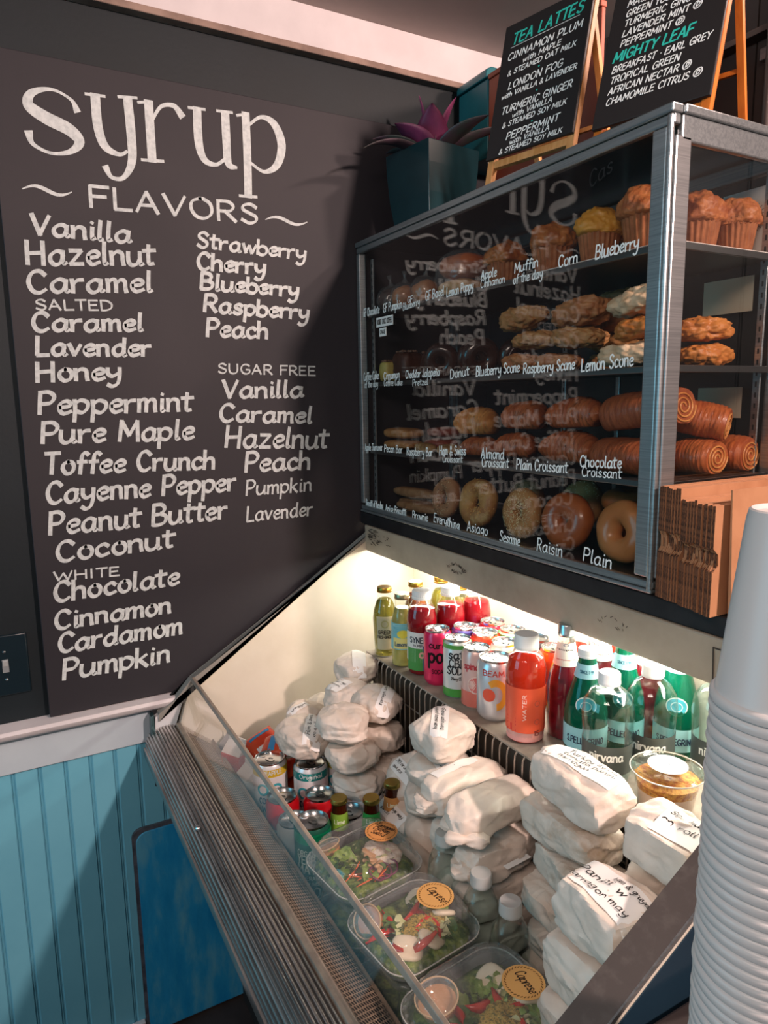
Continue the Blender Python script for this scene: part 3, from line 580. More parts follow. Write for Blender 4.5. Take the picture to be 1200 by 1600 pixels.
# back frame
bar((XL, D_ - 0.02, 0.0), (W_ - 0.0225, D_, 0.022)); bar((XL, D_ - 0.02, 0.622), (W_ - 0.0225, D_, 0.6475)); bar((XL, D_ - 0.022, 0.0225), (XL + 0.02, D_, 0.6215), M_fv, 'corner_post')
bar((XL, 0.0145, 0.650), (W_ - 0.0095, D_, 0.659), pbr('case_top_steel', '#7b7f80', 0.25, 1.0), 'top_panel', 0.001)
bar((XL, 0.0125, 0.002), (W_ - 0.0095, D_ - 0.0205, 0.012), pbr('case_floor_steel', '#86888a', 0.35, 1.0), 'floor_panel', 0.001)
# panes
bar((XL + 0.0165, 0.0015, 0.018), (W_ - 0.0345, 0.0045, 0.6335), GLASS, 'front_glass', 0)
bar((W_ - 0.006, 0.0325, 0.0225), (W_ - 0.003, D_ - 0.0305, 0.6145), GLASS, 'side_glass', 0)
DG = pbr('smoked_sliding_door', '#20282b', 0.25)
for i, (a, b) in enumerate(((XL + 0.021, 0.33), (0.30, 0.62), (0.60, W_ - 0.024))):
    y = D_ - 0.012 + 0.005 * (i % 2)
    bar((a, y, 0.024), (b, y + 0.003, 0.620), DG, 'sliding_door', 0)
    bar((a, y - 0.003, 0.024), (a + 0.010, y - 0.0003, 0.620), M_fv, 'door_stile', 0.0008)
SHZ = (0.492, 0.326, 0.160)
M_shelf = pbr('shelf_edge_steel', '#8c8f90', 0.3, 1.0); M_sh = pbr('wire_shelf_plate', '#54585a', 0.4, 0.9)
for z in SHZ:
    bar((XL + 0.022, 0.014, z - 0.010), (W_ - 0.012, 0.020, z), M_shelf, 'shelf_edge', 0.0015)
    s_ = bar((XL + 0.022, 0.0205, z - 0.006), (W_ - 0.0125, D_ - 0.03, z - 0.001), M_sh, 'shelf', 0.0008)
    bar((W_ - 0.0122, 0.0345, z - 0.010), (W_ - 0.0072, D_ - 0.032, z), M_shelf, 'shelf_edge', 0.0008)
# slotted standards with brackets
M_slot = pbr('dark_slot', '#17191a', 0.8)
for (x, y) in ((XL + 0.0225, 0.024), (XL + 0.0225, D_ - 0.034), (0.46, D_ - 0.026), (W_ - 0.034, D_ - 0.042)):
    s_ = bar((x, y, 0.024), (x + 0.012, y + 0.0035, 0.620), M_fv, 'slotted_standard', 0.0006)
    mb = MB()
    for k in range(34): mb.box((x + 0.0045, y - 0.0004, 0.04 + 0.017 * k), (x + 0.0075, y - 0.0001, 0.048 + 0.017 * k))
    mb.obj('slots', M_slot, s_, smooth=False)
# lettering on the inside of the front glass
FN_C = lambda u, v: (u, -0.0003 + 0.0015, v)
for (tx, u0, v0, u1, v1, h) in CASE_LABELS:
    u0 = max(u0, XL + 0.018)
    if u1 <= u0: continue
    letter(tx, u0, v0, u1, v1, h, 0.0008 if h < 0.012 else (0.0010 if h < 0.016 else 0.0013), FN_C, parent=PC, mat=LABEL_INK, slant=0.08, var=0.15, name='lettering', jit=0.5)
M_stk = pbr('white_label_tape', '#e8ecea', 0.5)
for (x0, z0, x1, z1, tx) in ((0.113, 0.452, 0.192, 0.474, 'DONUT CHOC COFFEE'), (0.128, 0.430, 0.160, 0.449, 'CAKE')):
    s_ = MB().box((x0, 0.0003, z0), (x1, 0.0013, z1)).obj('label_tape', M_stk, PC, smooth=False)
    letter(tx, x0 + 0.004, z0 + 0.006, x1 - 0.004, z0 + 0.006, z1 - z0 - 0.011, 0.0009, lambda u, v: (u, 0.0001, v), parent=s_, mat=BLACK_INK, slant=0)
# small mark on the front glass near the top right and paper tags at the back
letter('Cas', 0.79, 0.592, 0.835, 0.605, 0.022, 0.0011, FN_C, parent=PC, mat=BLACK_INK, slant=0.3, name='maker_mark')
M_tag = pbr('cream_paper_tag', '#d8c9ae', 0.8)
def card(label, x0, x1, z0, z1, y=0.272, m=M_tag, tilt=0.0):
    t = thing('paper_card', label, 'card', ((x0 + x1) / 2, y, z0), (0, tilt, 0))
    MB().box((-(x1 - x0) / 2, -0.0005, 0), ((x1 - x0) / 2, 0.0005, z1 - z0)).obj('sheet', m, t, smooth=False)
    return t
card('cream paper card hanging in the case behind the muffins', 0.70, 0.80, 0.535, 0.60, 0.262)
card('cream paper card under the muffin shelf at the right of the case', 0.80, 0.89, 0.415, 0.47, 0.262)
card('cream paper card behind the chocolate croissants', 0.80, 0.882, 0.245, 0.295, 0.262)
cd = card('white round-sunburst card behind the muffins at the right end', 0.83, 0.905, 0.5, 0.60, 0.258, pbr('white_card', '#dcdcd6', 0.7))
mb = MB()
for k in range(26):
    a = 2 * PI * k / 26; ribbon(mb, [(0.012 + 0.008 * math.cos(a), 0.055 + 0.008 * math.sin(a)), (0.012 + 0.025 * math.cos(a), 0.055 + 0.025 * math.sin(a))], 0.0004, lambda u, v: (u, -0.0008, v), var=0)
mb.obj('printed_rays', BLACK_INK, cd, smooth=False)

# ================================================================ PASTRIES
def pastry_mat(name, c, c2, c3=None, vs=40, vf=(0.35, 0.62), bump=0.6, bs=160, rough=0.5, coat=0.0, stretch=None): return pbr(name, c, rough, c2=c2, c3=c3, vs=vs, vf=vf, bump=bump, bs=bs, coat=coat, stretch=stretch, bd=0.0015)
M_cup = pastry_mat('muffin_paper', '#a0623a', '#874a24', vs=60, bump=0.2, rough=0.7)
def muffin(name, label, loc, r, h, top, seed, cat='muffin', cup=M_cup, wrap=False):
    t = thing(name, label, cat, loc, (0, 0, seed * 1.3), None)
    MB().lathe([(r * 0.66, 0), (r * 0.72, h * 0.12), (r * 0.86, h * 0.55), (r * 0.91, h * 0.62)], 144, ripple=lambda a, i, z: 0.045 * math.cos(a * 24) * (0.3 + 0.7 * min(1, z / (h * 0.4))), cap1=False).obj('paper_cup', cup, t, ang=0)
    def d(q, p):
        n1 = fnoise(p, 45, seed); n2 = abs(fnoise(p, 90, seed + 3)); n3 = abs(fnoise(p, 24, seed + 9))
        return 0.007 * n1 * (r / 0.045) - 0.006 * n3 + 0.004 * n2 + 0.0018 * fnoise(p, 200, seed)
    b = blob(r * 1.0, r * 1.0, h * 0.42, 2.2, 26, d)
    b.v = [(x, y, z + h * 0.60) if z > -h * 0.06 else (x * 0.9, y * 0.9, h * 0.54 + z * 0.15) for x, y, z in b.v]
    b.obj('muffin_top', top, t, ang=0)
    return t
MT = {'apple': pastry_mat('cinnamon_muffin_top', '#8a4420', '#b06c36', '#642c14', vs=50, rough=0.38, coat=0.2), 'corn': pastry_mat('corn_muffin_top', '#c07c22', '#cf9338', '#a05c18', vs=35, coat=0.1),
      'blue': pastry_mat('crumb_muffin_top', '#8f4a26', '#b06c3c', '#6a3216', vs=70, bump=0.9, bs=220), 'choc': pastry_mat('dark_chocolate_cake', '#3a1d12', '#4d281a', vs=50)}
PZ = SHZ[0] + 0.0035
MB1 = MB().box((0.60, 0.0215, SHZ[0] - 0.0008), (W_ - 0.014, 0.255, SHZ[0] + 0.003)).obj('tray_paper', pbr('white_tray_paper', '#ded9d2', 0.7), bevel=0.001, smooth=False)
tag(MB1, 'white paper liner under the muffins on the top shelf', 'paper')
muffin('muffin', 'cinnamon topped muffin at the left end of the muffin row', (0.505, 0.072, SHZ[0] + 0.0002), 0.041, 0.082, MT['apple'], 1)
muffin('muffin', 'glazed brown muffin between the cinnamon muffin and the corn muffin', (0.636, 0.070, PZ), 0.041, 0.084, MT['apple'], 2)
muffin('muffin', 'golden yellow corn muffin on the top shelf', (0.743, 0.072, PZ), 0.038, 0.086, MT['corn'], 3)
muffin('muffin', 'large crumb topped muffin behind the front corner post', (0.843, 0.070, PZ), 0.044, 0.096, MT['blue'], 4)
muffin('muffin', 'crumb topped muffin seen through the side glass beside the post', (0.852, 0.164, PZ), 0.041, 0.092, MT['blue'], 5)
muffin('muffin', 'crumb topped muffin at the far right of the side glass', (0.876, 0.226, PZ), 0.036, 0.088, MT['blue'], 6)
muffin('muffin', 'brown muffin in the second row behind the corn muffin', (0.755, 0.165, PZ), 0.041, 0.084, MT['apple'], 7)
# gluten free items in film
FILM = clear('cling_film', (0.95, 0.97, 0.97), 1.5, 0.12, bump=1.0, bs=60, haze=0.05)
M_bread = pastry_mat('bun_crust', '#a55f38', '#bd7a4c', vs=16, bump=0.25, rough=0.4)
def film_over(t, sx, sy, sz, seed, tie=True):
    f = blob(sx, sy, sz, 2.3, 12, lambda q, p: 0.004 * abs(fnoise(p, 50, seed)) + 0.0015, flat=-sz + 0.0003)
    if tie:
        f.tube([(0, 0, sz), (0.002, 0, sz + 0.012), (0.006, 0, sz + 0.026)], [0.008, 0.0025, 0.007], 8)
    o = f.obj('plastic_wrap', FILM, t, ang=0); o.location = (0, 0, sz); return o
for (nm, lb, x, y, r, h, m, sd) in (('wrapped_muffin', 'film wrapped dark muffin at the far left of the top shelf', 0.078, 0.062, 0.032, 0.062, MT['choc'], 11),
                              ('wrapped_muffin', 'film wrapped orange brown muffin, second from the left on the top shelf', 0.150, 0.058, 0.032, 0.060, M_bread, 12),
                              ('wrapped_muffin', 'film wrapped muffin touching the wrapped bun on the top shelf', 0.222, 0.070, 0.032, 0.064, M_bread, 13)):
    t = thing(nm, lb, 'muffin', (x, y, SHZ[0] + 0.0002), (0, 0, sd))
    b = blob(r * 0.92, r * 0.92, h * 0.44, 2.2, 12, lambda q, p, s_=sd: 0.005 * fnoise(p, 60, s_)); o = b.obj('muffin_body', m, t, ang=0); o.location = (0, 0, h * 0.47)
    film_over(t, r, r, h / 2, sd)
t = thing('wrapped_bun', 'large film wrapped bagel bun left of the muffins', 'bun', (0.345, 0.085, SHZ[0] + 0.0002), (0, 0, 0.1))
o = blob(0.054, 0.048, 0.026, 2.3, 14, lambda q, p: 0.003 * fnoise(p, 25, 5)).obj('bun_top', pastry_mat('bun_top_crust', '#a8502a', '#b96238', vs=12, bump=0.2, rough=0.35), t, ang=0); o.location = (0.004, 0, 0.066)
o = blob(0.050, 0.045, 0.019, 2.6, 12, lambda q, p: 0.003 * fnoise(p, 25, 8)).obj('bun_base', pastry_mat('bun_base_crust', '#c08a55', '#cc9c6a', vs=12, bump=0.2), t, ang=0); o.location = (-0.004, 0, 0.021)
film_over(t, 0.058, 0.052, 0.049, 14, tie=False)

# scones
M_sc = {'blue': pastry_mat('blueberry_scone_crust', '#9c6a3c', '#b4824e', '#3e2c28', vs=55, vf=(0.38, 0.66), bump=1.0, bs=150),
        'rasp': pastry_mat('raspberry_scone_crust', '#9c5f38', '#b67c4c', '#74342a', vs=45, vf=(0.38, 0.64), bump=1.0, bs=150),
        'lemon': pastry_mat('lemon_scone_icing', '#cba680', '#dcc0a0', '#ae8058', vs=30, bump=0.6, bs=110),
        'gold': pastry_mat('golden_scone_crust', '#ad6428', '#c07c3c', '#8c4a1c', vs=40, bump=0.6, bs=120)}
def scone(label, loc, L, wd, h, m, seed, rz=0.0, tilt=0.0, name='scone'):
    rs = random.Random(seed)
    def d(q, p): return 0.006 * fnoise(p, 32, seed) + 0.0045 * fnoise(p, 90, seed + 4) + 0.003 * fnoise(p, 190, seed + 6) - 0.005 * max(0, 0.25 - abs(fnoise(p, 34, seed + 8))) * 3
    b = blob(L / 2, wd / 2, h / 2, 2.6, 24, d)
    # wedge: one end narrower
    b.v = [(x, y * (1 - 0.25 * (x / L + 0.5)), z * (1 - 0.22 * (x / L + 0.5))) for x, y, z in b.v]
    o = b.obj(name, M_sc[m] if isinstance(m, str) else m, None, ang=0)
    o.location = loc; o.rotation_euler = (0, tilt, rz)
    return tag(o, label, 'scone')
z2 = SHZ[1] + 0.0002
scone('blueberry scone on top of the leftmost scone stack', (0.560, 0.075, z2 + 0.105), 0.100, 0.075, 0.050, 'blue', 21, 0.1, -0.12)
scone('blueberry scone in the middle of the leftmost stack, greenish fleck', (0.590, 0.078, z2 + 0.062), 0.088, 0.075, 0.036, 'blue', 22, 0.2)
scone('pale brown scone at the bottom of the leftmost stack', (0.558, 0.075, z2 + 0.022), 0.078, 0.07, 0.038, 'rasp', 23, 0.0)
scone('reddish scone with a split top, top of the middle stack', (0.700, 0.078, z2 + 0.098), 0.118, 0.085, 0.052, 'rasp', 24, 3.1, 0.1)
scone('craggy scone in the middle of the middle stack', (0.702, 0.078, z2 + 0.057), 0.100, 0.080, 0.040, 'blue', 25, 0.15, 0.08)
scone('flat brown scone at the bottom of the middle stack', (0.660, 0.075, z2 + 0.018), 0.085, 0.075, 0.034, 'rasp', 26, 0.0)
scone('brown scone lying at the back behind the middle scone stack', (0.690, 0.185, z2 + 0.128), 0.095, 0.07, 0.036, 'rasp', 27, 0.0)
scone('stacked scone at the back under the rearmost brown scone', (0.690, 0.185, z2 + 0.090), 0.10, 0.07, 0.040, 'rasp', 127, 0.3)
scone('second rear scone from the bottom in the middle stack', (0.685, 0.182, z2 + 0.053), 0.10, 0.07, 0.036, 'blue', 128, 0.1)
scone('rear scone resting on the shelf behind the middle stack', (0.680, 0.182, z2 + 0.018), 0.10, 0.07, 0.034, 'blue', 129, 0.1)
scone('pale iced lemon scone on top beside the corner post', (0.840, 0.072, z2 + 0.100), 0.105, 0.075, 0.045, 'lemon', 28, 0.1, -0.14)
scone('golden scone between the two pale lemon scones by the post', (0.842, 0.075, z2 + 0.060), 0.090, 0.078, 0.036, 'gold', 29, 0.1, -0.05)
scone('pale lemon scone at the bottom beside the corner post', (0.822, 0.072, z2 + 0.021), 0.115, 0.075, 0.040, 'lemon', 30, 0.0)
scone('golden scone, upper one seen through the side glass', (0.872, 0.170, z2 + 0.058), 0.095, 0.062, 0.042, 'gold', 31, 1.2, 0.0)
scone('golden scone, lower one seen through the side glass', (0.868, 0.185, z2 + 0.019), 0.115, 0.066, 0.036, 'gold', 32, 1.5, 0.0)
# dark cakes on the left of the second shelf
def cakeblock(label, x, y, sx, sy, sz, m, seed, cat='cake', name='cake_slice'):
    b = blob(sx / 2, sy / 2, sz / 2, 5, 10, lambda q, p: 0.003 * fnoise(p, 60, seed) + 0.0015 * fnoise(p, 160, seed))
    t = thing(name, label, cat, (x, y, z2 + sz / 2 + 0.002)); b.obj('crumb', m, t, ang=0)
    rs = random.Random(seed); mb = MB()
    for k in range(26):
        px, py = rs.uniform(-0.4, 0.4) * sx, rs.uniform(-0.4, 0.4) * sy; r = rs.uniform(0.002, 0.005)
        c_ = blob(r, r * 0.8, r * 0.7, 3, 2); mb.add([(a + px, b_ + py, c + sz / 2 + 0.001) for a, b_, c in c_.v], c_.f)
    o = mb.obj('crumb_topping', pbr('pale_crumb_topping', '#8a6a58', 0.8, c2='#5c3a2c', vs=90), t, ang=0); o['kind'] = 'stuff'
    return t
cakeblock('yellow coffee cake slice at the left end of the second shelf', 0.072, 0.060, 0.036, 0.05, 0.048, pastry_mat('yellow_cake', '#b9a24e', '#c7b368', vs=40), 41)
cakeblock('dark crumb topped coffee cake beside the yellow slice', 0.150, 0.065, 0.062, 0.06, 0.066, MT['choc'], 42)
cakeblock('second dark coffee cake piece behind the cinnamon label', 0.215, 0.10, 0.05, 0.06, 0.062, MT['choc'], 43)
M_choc = pbr('chocolate_glaze', '#2c1712', 0.22, c2='#3a2018', vs=10, coat=0.4, bump=0.1, bs=40)
def torus(R, r, seg=40, sec=18, disp=None, sq=1.0):
    b = MB(); v = []; f = []
    for i in range(seg):
        a = 2 * PI * i / seg
        for j in range(sec):
            c = 2 * PI * j / sec; x = (R + r * math.cos(c)) ; z = r * sq * math.sin(c)
            p = Vector((x * math.cos(a), x * math.sin(a), z)); n = Vector((math.cos(c) * math.cos(a), math.cos(c) * math.sin(a), math.sin(c)))
            if disp: p += n * disp(a, c, p)
            v.append(tuple(p))
    for i in range(seg):
        for j in range(sec):
            f.append((i*sec+j, ((i+1)%seg)*sec+j, ((i+1)%seg)*sec+(j+1)%sec, i*sec+(j+1)%sec))
    return b.add(v, f)
for (x, y, z, rx, sd, lb) in ((0.300, 0.060, 0.034, 1.35, 51, 'dark chocolate glazed donut standing at the left of the donuts'), (0.352, 0.112, 0.036, 1.35, 52, 'dark chocolate donut standing behind the first glazed donut'), (0.440, 0.062, 0.034, 1.35, 53, 'smaller dark chocolate donut with crumbs next to the scones'), (0.470, 0.130, 0.034, 1.3, 54, 'dark chocolate donut behind the crumb donut')):
    t = thing('chocolate_donut', lb, 'donut', (x, y, z2 + z + 0.006), (rx, 0, 0.2 * sd))
    torus(0.024, 0.016, 32, 14, lambda a, c, p: 0.001 * fnoise(p, 40, sd)).obj('donut_ring', M_choc, t, ang=0)
# croissants
def croissant(label, loc, L, r, m, seed, rz=0.0, tilt=0.0, bend=0.25, rolls=7, name='croissant', squash=0.82):
    rs = random.Random(seed); seg = 120; sec = 28; v = []; f = []
    for i in range(seg + 1):
        s_ = -1 + 2 * i / seg; a = s_ * L / 2
        env = max(0.0, 1 - abs(s_) ** 2.6) ** 0.5
        ph = (abs(s_) * rolls) % 1.0
        step = 0.14 * (1 - ph) ** 1.3
        for j in range(sec):
            c = 2 * PI * j / sec
            ph2 = ((abs(s_) + 0.03 * math.sin(c * 2 + seed)) * rolls) % 1.0
            rr = r * env * (0.90 + 0.16 * (1 - ph2) ** 1.5 + 0.05 * math.sin(c * 3 + i * 0.12 + seed)) + 0.0012 * fnoise((a, c, seed), 30, seed)
            lam = 0.0009 * math.sin(75 * abs(s_) * 2.2 + 4 * math.sin(c + seed))
            rr = max(rr + lam, 0.0004)
            y = rr * math.cos(c) - bend * r * 2 * (s_ ** 2); z = rr * squash * math.sin(c)
            if z < -r * squash * 0.72: z = -r * squash * 0.72
            v.append((a, y + bend * r, z))
        ph
    for i in range(seg):
        for j in range(sec): f.append((i*sec+j, i*sec+(j+1)%sec, (i+1)*sec+(j+1)%sec, (i+1)*sec+j))
    f += [tuple(range(sec)), tuple(reversed(range(seg*sec, (seg+1)*sec)))]
    o = MB().add(v, f).obj(name, m, None, ang=0, fix=True)
    o.location = loc; o.rotation_euler = (0, tilt, rz); return tag(o, label, 'croissant')
CR = lambda n, a, b, c: pastry_mat(n, a, b, c, vs=9, vf=(0.38, 0.58), bump=0.7, bs=26, rough=0.42, coat=0.12, stretch=(12, 2.5, 2.5))
M_cr = CR('golden_croissant_crust', '#b4713a', '#c98b4e', '#8a4a22'); M_crd = CR('dark_croissant_crust', '#8b4526', '#a55c34', '#632c17'); M_crc = CR('glossy_chocolate_croissant_crust', '#7e3c20', '#9a5330', '#5a2715')
z3 = SHZ[2] + 0.0002
croissant('pale golden ham and swiss croissant on top at the left of the croissants', (0.415, 0.075, z3 + 0.072), 0.105, 0.038, M_cr, 61, 0.15)
croissant('croissant lying under the pale golden one', (0.425, 0.075, z3 + 0.021), 0.095, 0.027, M_crd, 62, 0.1)
croissant('dark almond croissant on the upper layer behind the case lettering', (0.566, 0.075, z3 + 0.086), 0.100, 0.036, M_crd, 63, 0.0)
croissant('dark almond croissant on the bottom layer', (0.545, 0.073, z3 + 0.029), 0.095, 0.032, M_crd, 64, 0.15)
croissant('plain croissant on the upper layer in the middle of the shelf', (0.700, 0.076, z3 + 0.092), 0.112, 0.036, M_crd, 65, 0.12, -0.05)
croissant('wide plain croissant on the bottom layer in the middle', (0.690, 0.074, z3 + 0.033), 0.125, 0.037, M_crd, 66, 0.0)
def roll(label, loc, L, r, m, seed, rz, tilt=0.0):
    """rolled chocolate croissant with a spiral visible at both ends"""
    t = thing('chocolate_croissant', label, 'croissant', loc, (0, tilt, rz))
    seg = 30; sec = 34; v = []; f = []
    for i in range(seg + 1):
        s_ = -1 + 2 * i / seg
        for j in range(sec):
            c = 2 * PI * j / sec; e = 1 - 0.16 * abs(s_) ** 5
            ridge = 0.0007 * math.sin(s_ * 34 + 2.5 * math.sin(c * 2 + seed)) + 0.0022 * fnoise((s_ * 0.05, math.cos(c) * 0.02, math.sin(c) * 0.02), 40, seed)
            rr = r * e + ridge
            v.append((s_ * L / 2, rr * 1.15 * math.cos(c), max(rr * 0.86 * math.sin(c), -r * 0.7)))
    for i in range(seg):
        for j in range(sec): f.append((i*sec+j, i*sec+(j+1)%sec, (i+1)*sec+(j+1)%sec, (i+1)*sec+j))
    f += [tuple(range(sec)), tuple(reversed(range(seg*sec, (seg+1)*sec)))]
    MB().add(v, f).obj('crust', m, t, ang=50, fix=True)
    for sg in (-1, 1):
        mb = MB(); pts = []
        for k in range(60):
            a = k * 0.32; q = r * 0.12 + r * 0.70 * k / 60
            pts.append((sg * (L / 2 + 0.0006), q * 1.1 * math.cos(a), max(q * 0.84 * math.sin(a), -r * 0.62)))
        mb.tube(pts, 0.0016, 6); mb.obj('spiral_end', M_cr, t, ang=0)
    return t
roll('big glossy chocolate croissant on the upper layer by the post', (0.850, 0.075, z3 + 0.100), 0.125, 0.036, M_crc, 71, 0.12, -0.12)
roll('chocolate croissant on the bottom layer by the post', (0.825, 0.072, z3 + 0.027), 0.110, 0.036, M_crc, 72, 0.0)
M_cro = CR('orange_croissant_crust', '#8f4222', '#ac5c30', '#632a14')
roll('chocolate croissant with visible spiral end, nearest in the side glass', (0.890, 0.150, z3 + 0.027), 0.062, 0.034, M_cro, 73, 0.15)
roll('orange glazed chocolate croissant at the far right of the side glass', (0.878, 0.226, z3 + 0.028), 0.088, 0.036, M_cro, 74, 0.2)
roll('chocolate croissant tilted on the upper layer behind the post', (0.886, 0.165, z3 + 0.083), 0.070, 0.034, M_cro, 75, 0.5, 0.2)
# turnovers, bars
def flat(label, x, y, z, sx, sy, sz, m, seed, rz=0.0, cat='pastry', name='turnover', p=3.0):
    o = blob(sx / 2, sy / 2, sz / 2, p, 12, lambda q, pp: 0.003 * fnoise(pp, 40, seed)).obj(name, m, None, ang=0); o.location = (x, y, z + sz / 2 + 0.002); o.rotation_euler = (0, 0, rz); return tag(o, label, cat)
M_turn = pastry_mat('turnover_crust', '#a66a3a', '#bb8450', '#80461f', vs=24, coat=0.15)
flat('flat apple turnover on the lower layer at the left of the third shelf', 0.115, 0.070, z3, 0.125, 0.07, 0.022, M_turn, 81)
flat('apple turnover lying on top of the other turnover', 0.112, 0.072, z3 + 0.026, 0.128, 0.07, 0.026, M_turn, 82)
flat('dark red raspberry bar behind the raspberry label', 0.245, 0.095, z3, 0.08, 0.07, 0.030, pastry_mat('raspberry_bar', '#6e2d22', '#8a4030', vs=30), 83, cat='dessert bar', name='raspberry_bar')
flat('dark red raspberry bar stacked on the other raspberry bar', 0.255, 0.10, z3 + 0.034, 0.08, 0.07, 0.022, pastry_mat('raspberry_bar', '#6e2d22', '#8a4030'), 84, cat='dessert bar', name='raspberry_bar')
flat('pale nut topped pecan bar between the labels', 0.250, 0.048, z3, 0.07, 0.03, 0.022, pastry_mat('pecan_bar', '#b8915c', '#8a5f36', '#5d3a20', vs=70, bump=1.0), 85, cat='dessert bar', name='pecan_bar')
flat('pecan bar lying to the right of the first pecan bar', 0.335, 0.055, z3, 0.06, 0.04, 0.022, pastry_mat('pecan_bar', '#b8915c', '#8a5f36'), 86, cat='dessert bar', name='pecan_bar')
# bottom: biscotti and bagels
z4 = 0.0125
M_bis = pastry_mat('biscotti_crust', '#8a5c38', '#a17450', '#6a4026', vs=45, bump=0.8)
flat('long biscotti with a nutty end lying at the back left', 0.125, 0.095, z4 + 0.024, 0.16, 0.035, 0.026, M_bis, 91, 0.15, 'biscotti', 'biscotti', 2.6)
flat('long biscotti lying across in front on the case floor', 0.195, 0.062, z4, 0.16, 0.035, 0.024, M_bis, 92, 0.12, 'biscotti', 'biscotti', 2.6)
flat('biscotti at the bottom left under the long one', 0.115, 0.105, z4, 0.13, 0.04, 0.020, M_bis, 93, 0.05, 'biscotti', 'biscotti', 2.6)
flat('brownie slab behind the brownie label', 0.245, 0.130, z4, 0.08, 0.06, 0.03, MT['choc'], 94, 0.0, 'brownie', 'brownie', 4)
def bagel(label, loc, R, r, m, seed, rot, seeds=None):
    t = thing('bagel', label, 'bagel', loc, rot)
    torus(R, r, 48, 22, lambda a, c, p: 0.0035 * fnoise(p, 16, seed) + 0.002 * fnoise(p, 45, seed) - 0.003 * max(0, -math.cos(c)) * (0.5 + 0.5 * math.cos(3 * a + seed)), 0.86).obj('bagel_ring', m, t, ang=0)
    if seeds:
        rs = random.Random(seed)
        for (nm, mt_, n, L) in seeds:
            mb = MB()
            for k in range(n):
                a = rs.uniform(0, 2 * PI); c = rs.gauss(PI / 2, 0.9)
                p = Vector(((R + (r + 0.0008) * math.cos(c)) * math.cos(a), (R + (r + 0.0008) * math.cos(c)) * math.sin(a), r * 0.87 * math.sin(c)))
                q = Vector((math.cos(c) * math.cos(a), math.cos(c) * math.sin(a), math.sin(c))); u_ = q.orthogonal().normalized(); u_.rotate(Matrix.Rotation(rs.uniform(0, 6), 3, q)); w2 = q.cross(u_)
                p = p * (1 + 0)
                hl, hw_ = L, L * 0.5
                mb.add([p + u_ * hl, p + w2 * hw_, p - u_ * hl, p - w2 * hw_, p + q * L * 0.55], [(0, 1, 4), (1, 2, 4), (2, 3, 4), (3, 0, 4)])
            o = mb.obj(nm, mt_, t, smooth=False); o['kind'] = 'stuff'
    return t
M_bg = {'ev': pastry_mat('everything_bagel_crust', '#9a6644', '#ad7a55', vs=20, bump=0.3), 'as': pastry_mat('asiago_bagel_crust', '#b88a50', '#a06836', '#d4b37c', vs=18, vf=(0.4, 0.55), bump=0.6),
        'se': pastry_mat('sesame_bagel_crust', '#a77343', '#b98450', vs=20, bump=0.3), 'ra': pastry_mat('raisin_bagel_crust', '#93481f', '#a5582c', '#4a2012', vs=22, vf=(0.3, 0.72), bump=0.15, rough=0.3, coat=0.25),
        'pl': pastry_mat('plain_bagel_crust', '#b06a38', '#c27f4c', '#9c562a', vs=9, bump=0.12, bs=60, rough=0.32, coat=0.2)}
S_ses = pbr('sesame_seed', '#e3cfa2', 0.6); S_pop = pbr('poppy_seed', '#1c1614', 0.6); S_chs = pbr('toasted_cheese', '#d8a860', 0.7)
tilt = math.radians(80)
bagel('seeded everything bagel standing leftmost in the front row', (0.312, 0.066, z4 + 0.050), 0.029, 0.0185, M_bg['ev'], 101, (tilt, 0, 0.0), [('seeds', S_pop, 160, 0.0014), ('seeds', S_ses, 80, 0.0017)])
bagel('cheese crusted asiago bagel standing second from left', (0.434, 0.064, z4 + 0.054), 0.031, 0.021, M_bg['as'], 102, (tilt, 0, 0.05), [('cheese_bits', S_chs, 120, 0.0022)])
bagel('sesame bagel covered in pale seeds in the front row', (0.572, 0.066, z4 + 0.050), 0.028, 0.021, M_bg['se'], 103, (tilt, 0, -0.05), [('seeds', S_ses, 620, 0.0015)])
bagel('dark glossy raisin bagel in the front row', (0.694, 0.066, z4 + 0.052), 0.029, 0.0225, M_bg['ra'], 104, (tilt, 0.5, 0.1))
bagel('plain golden bagel standing by the corner post', (0.826, 0.064, z4 + 0.054), 0.030, 0.0225, M_bg['pl'], 105, (tilt, 0.8, -0.15))
bagel('everything bagel standing in the back row behind the asiago bagel', (0.500, 0.135, z4 + 0.056), 0.030, 0.020, M_bg['ev'], 106, (tilt, 0, 0.0), [('seeds', S_pop, 160, 0.0014)])
bagel('sesame bagel in the back row above the raisin bagel', (0.640, 0.150, z4 + 0.068), 0.030, 0.021, M_bg['se'], 107, (tilt - 0.3, 0, 0.0), [('seeds', S_ses, 300, 0.0015)])
for k, (y, lb) in enumerate(((0.135, 'bagel lying flat at the bottom of the pile behind the plain bagel'), (0.140, 'bagel lying flat in the middle of the pile behind the plain bagel'), (0.142, 'bagel lying flat on top of the pile behind the plain bagel'))):
    bagel(lb, (0.775, y, z4 + 0.0185 + 0.0365 * k), 0.032, 0.021, M_bg['ra' if k == 2 else 'pl'], 108 + k, (0, 0, k))

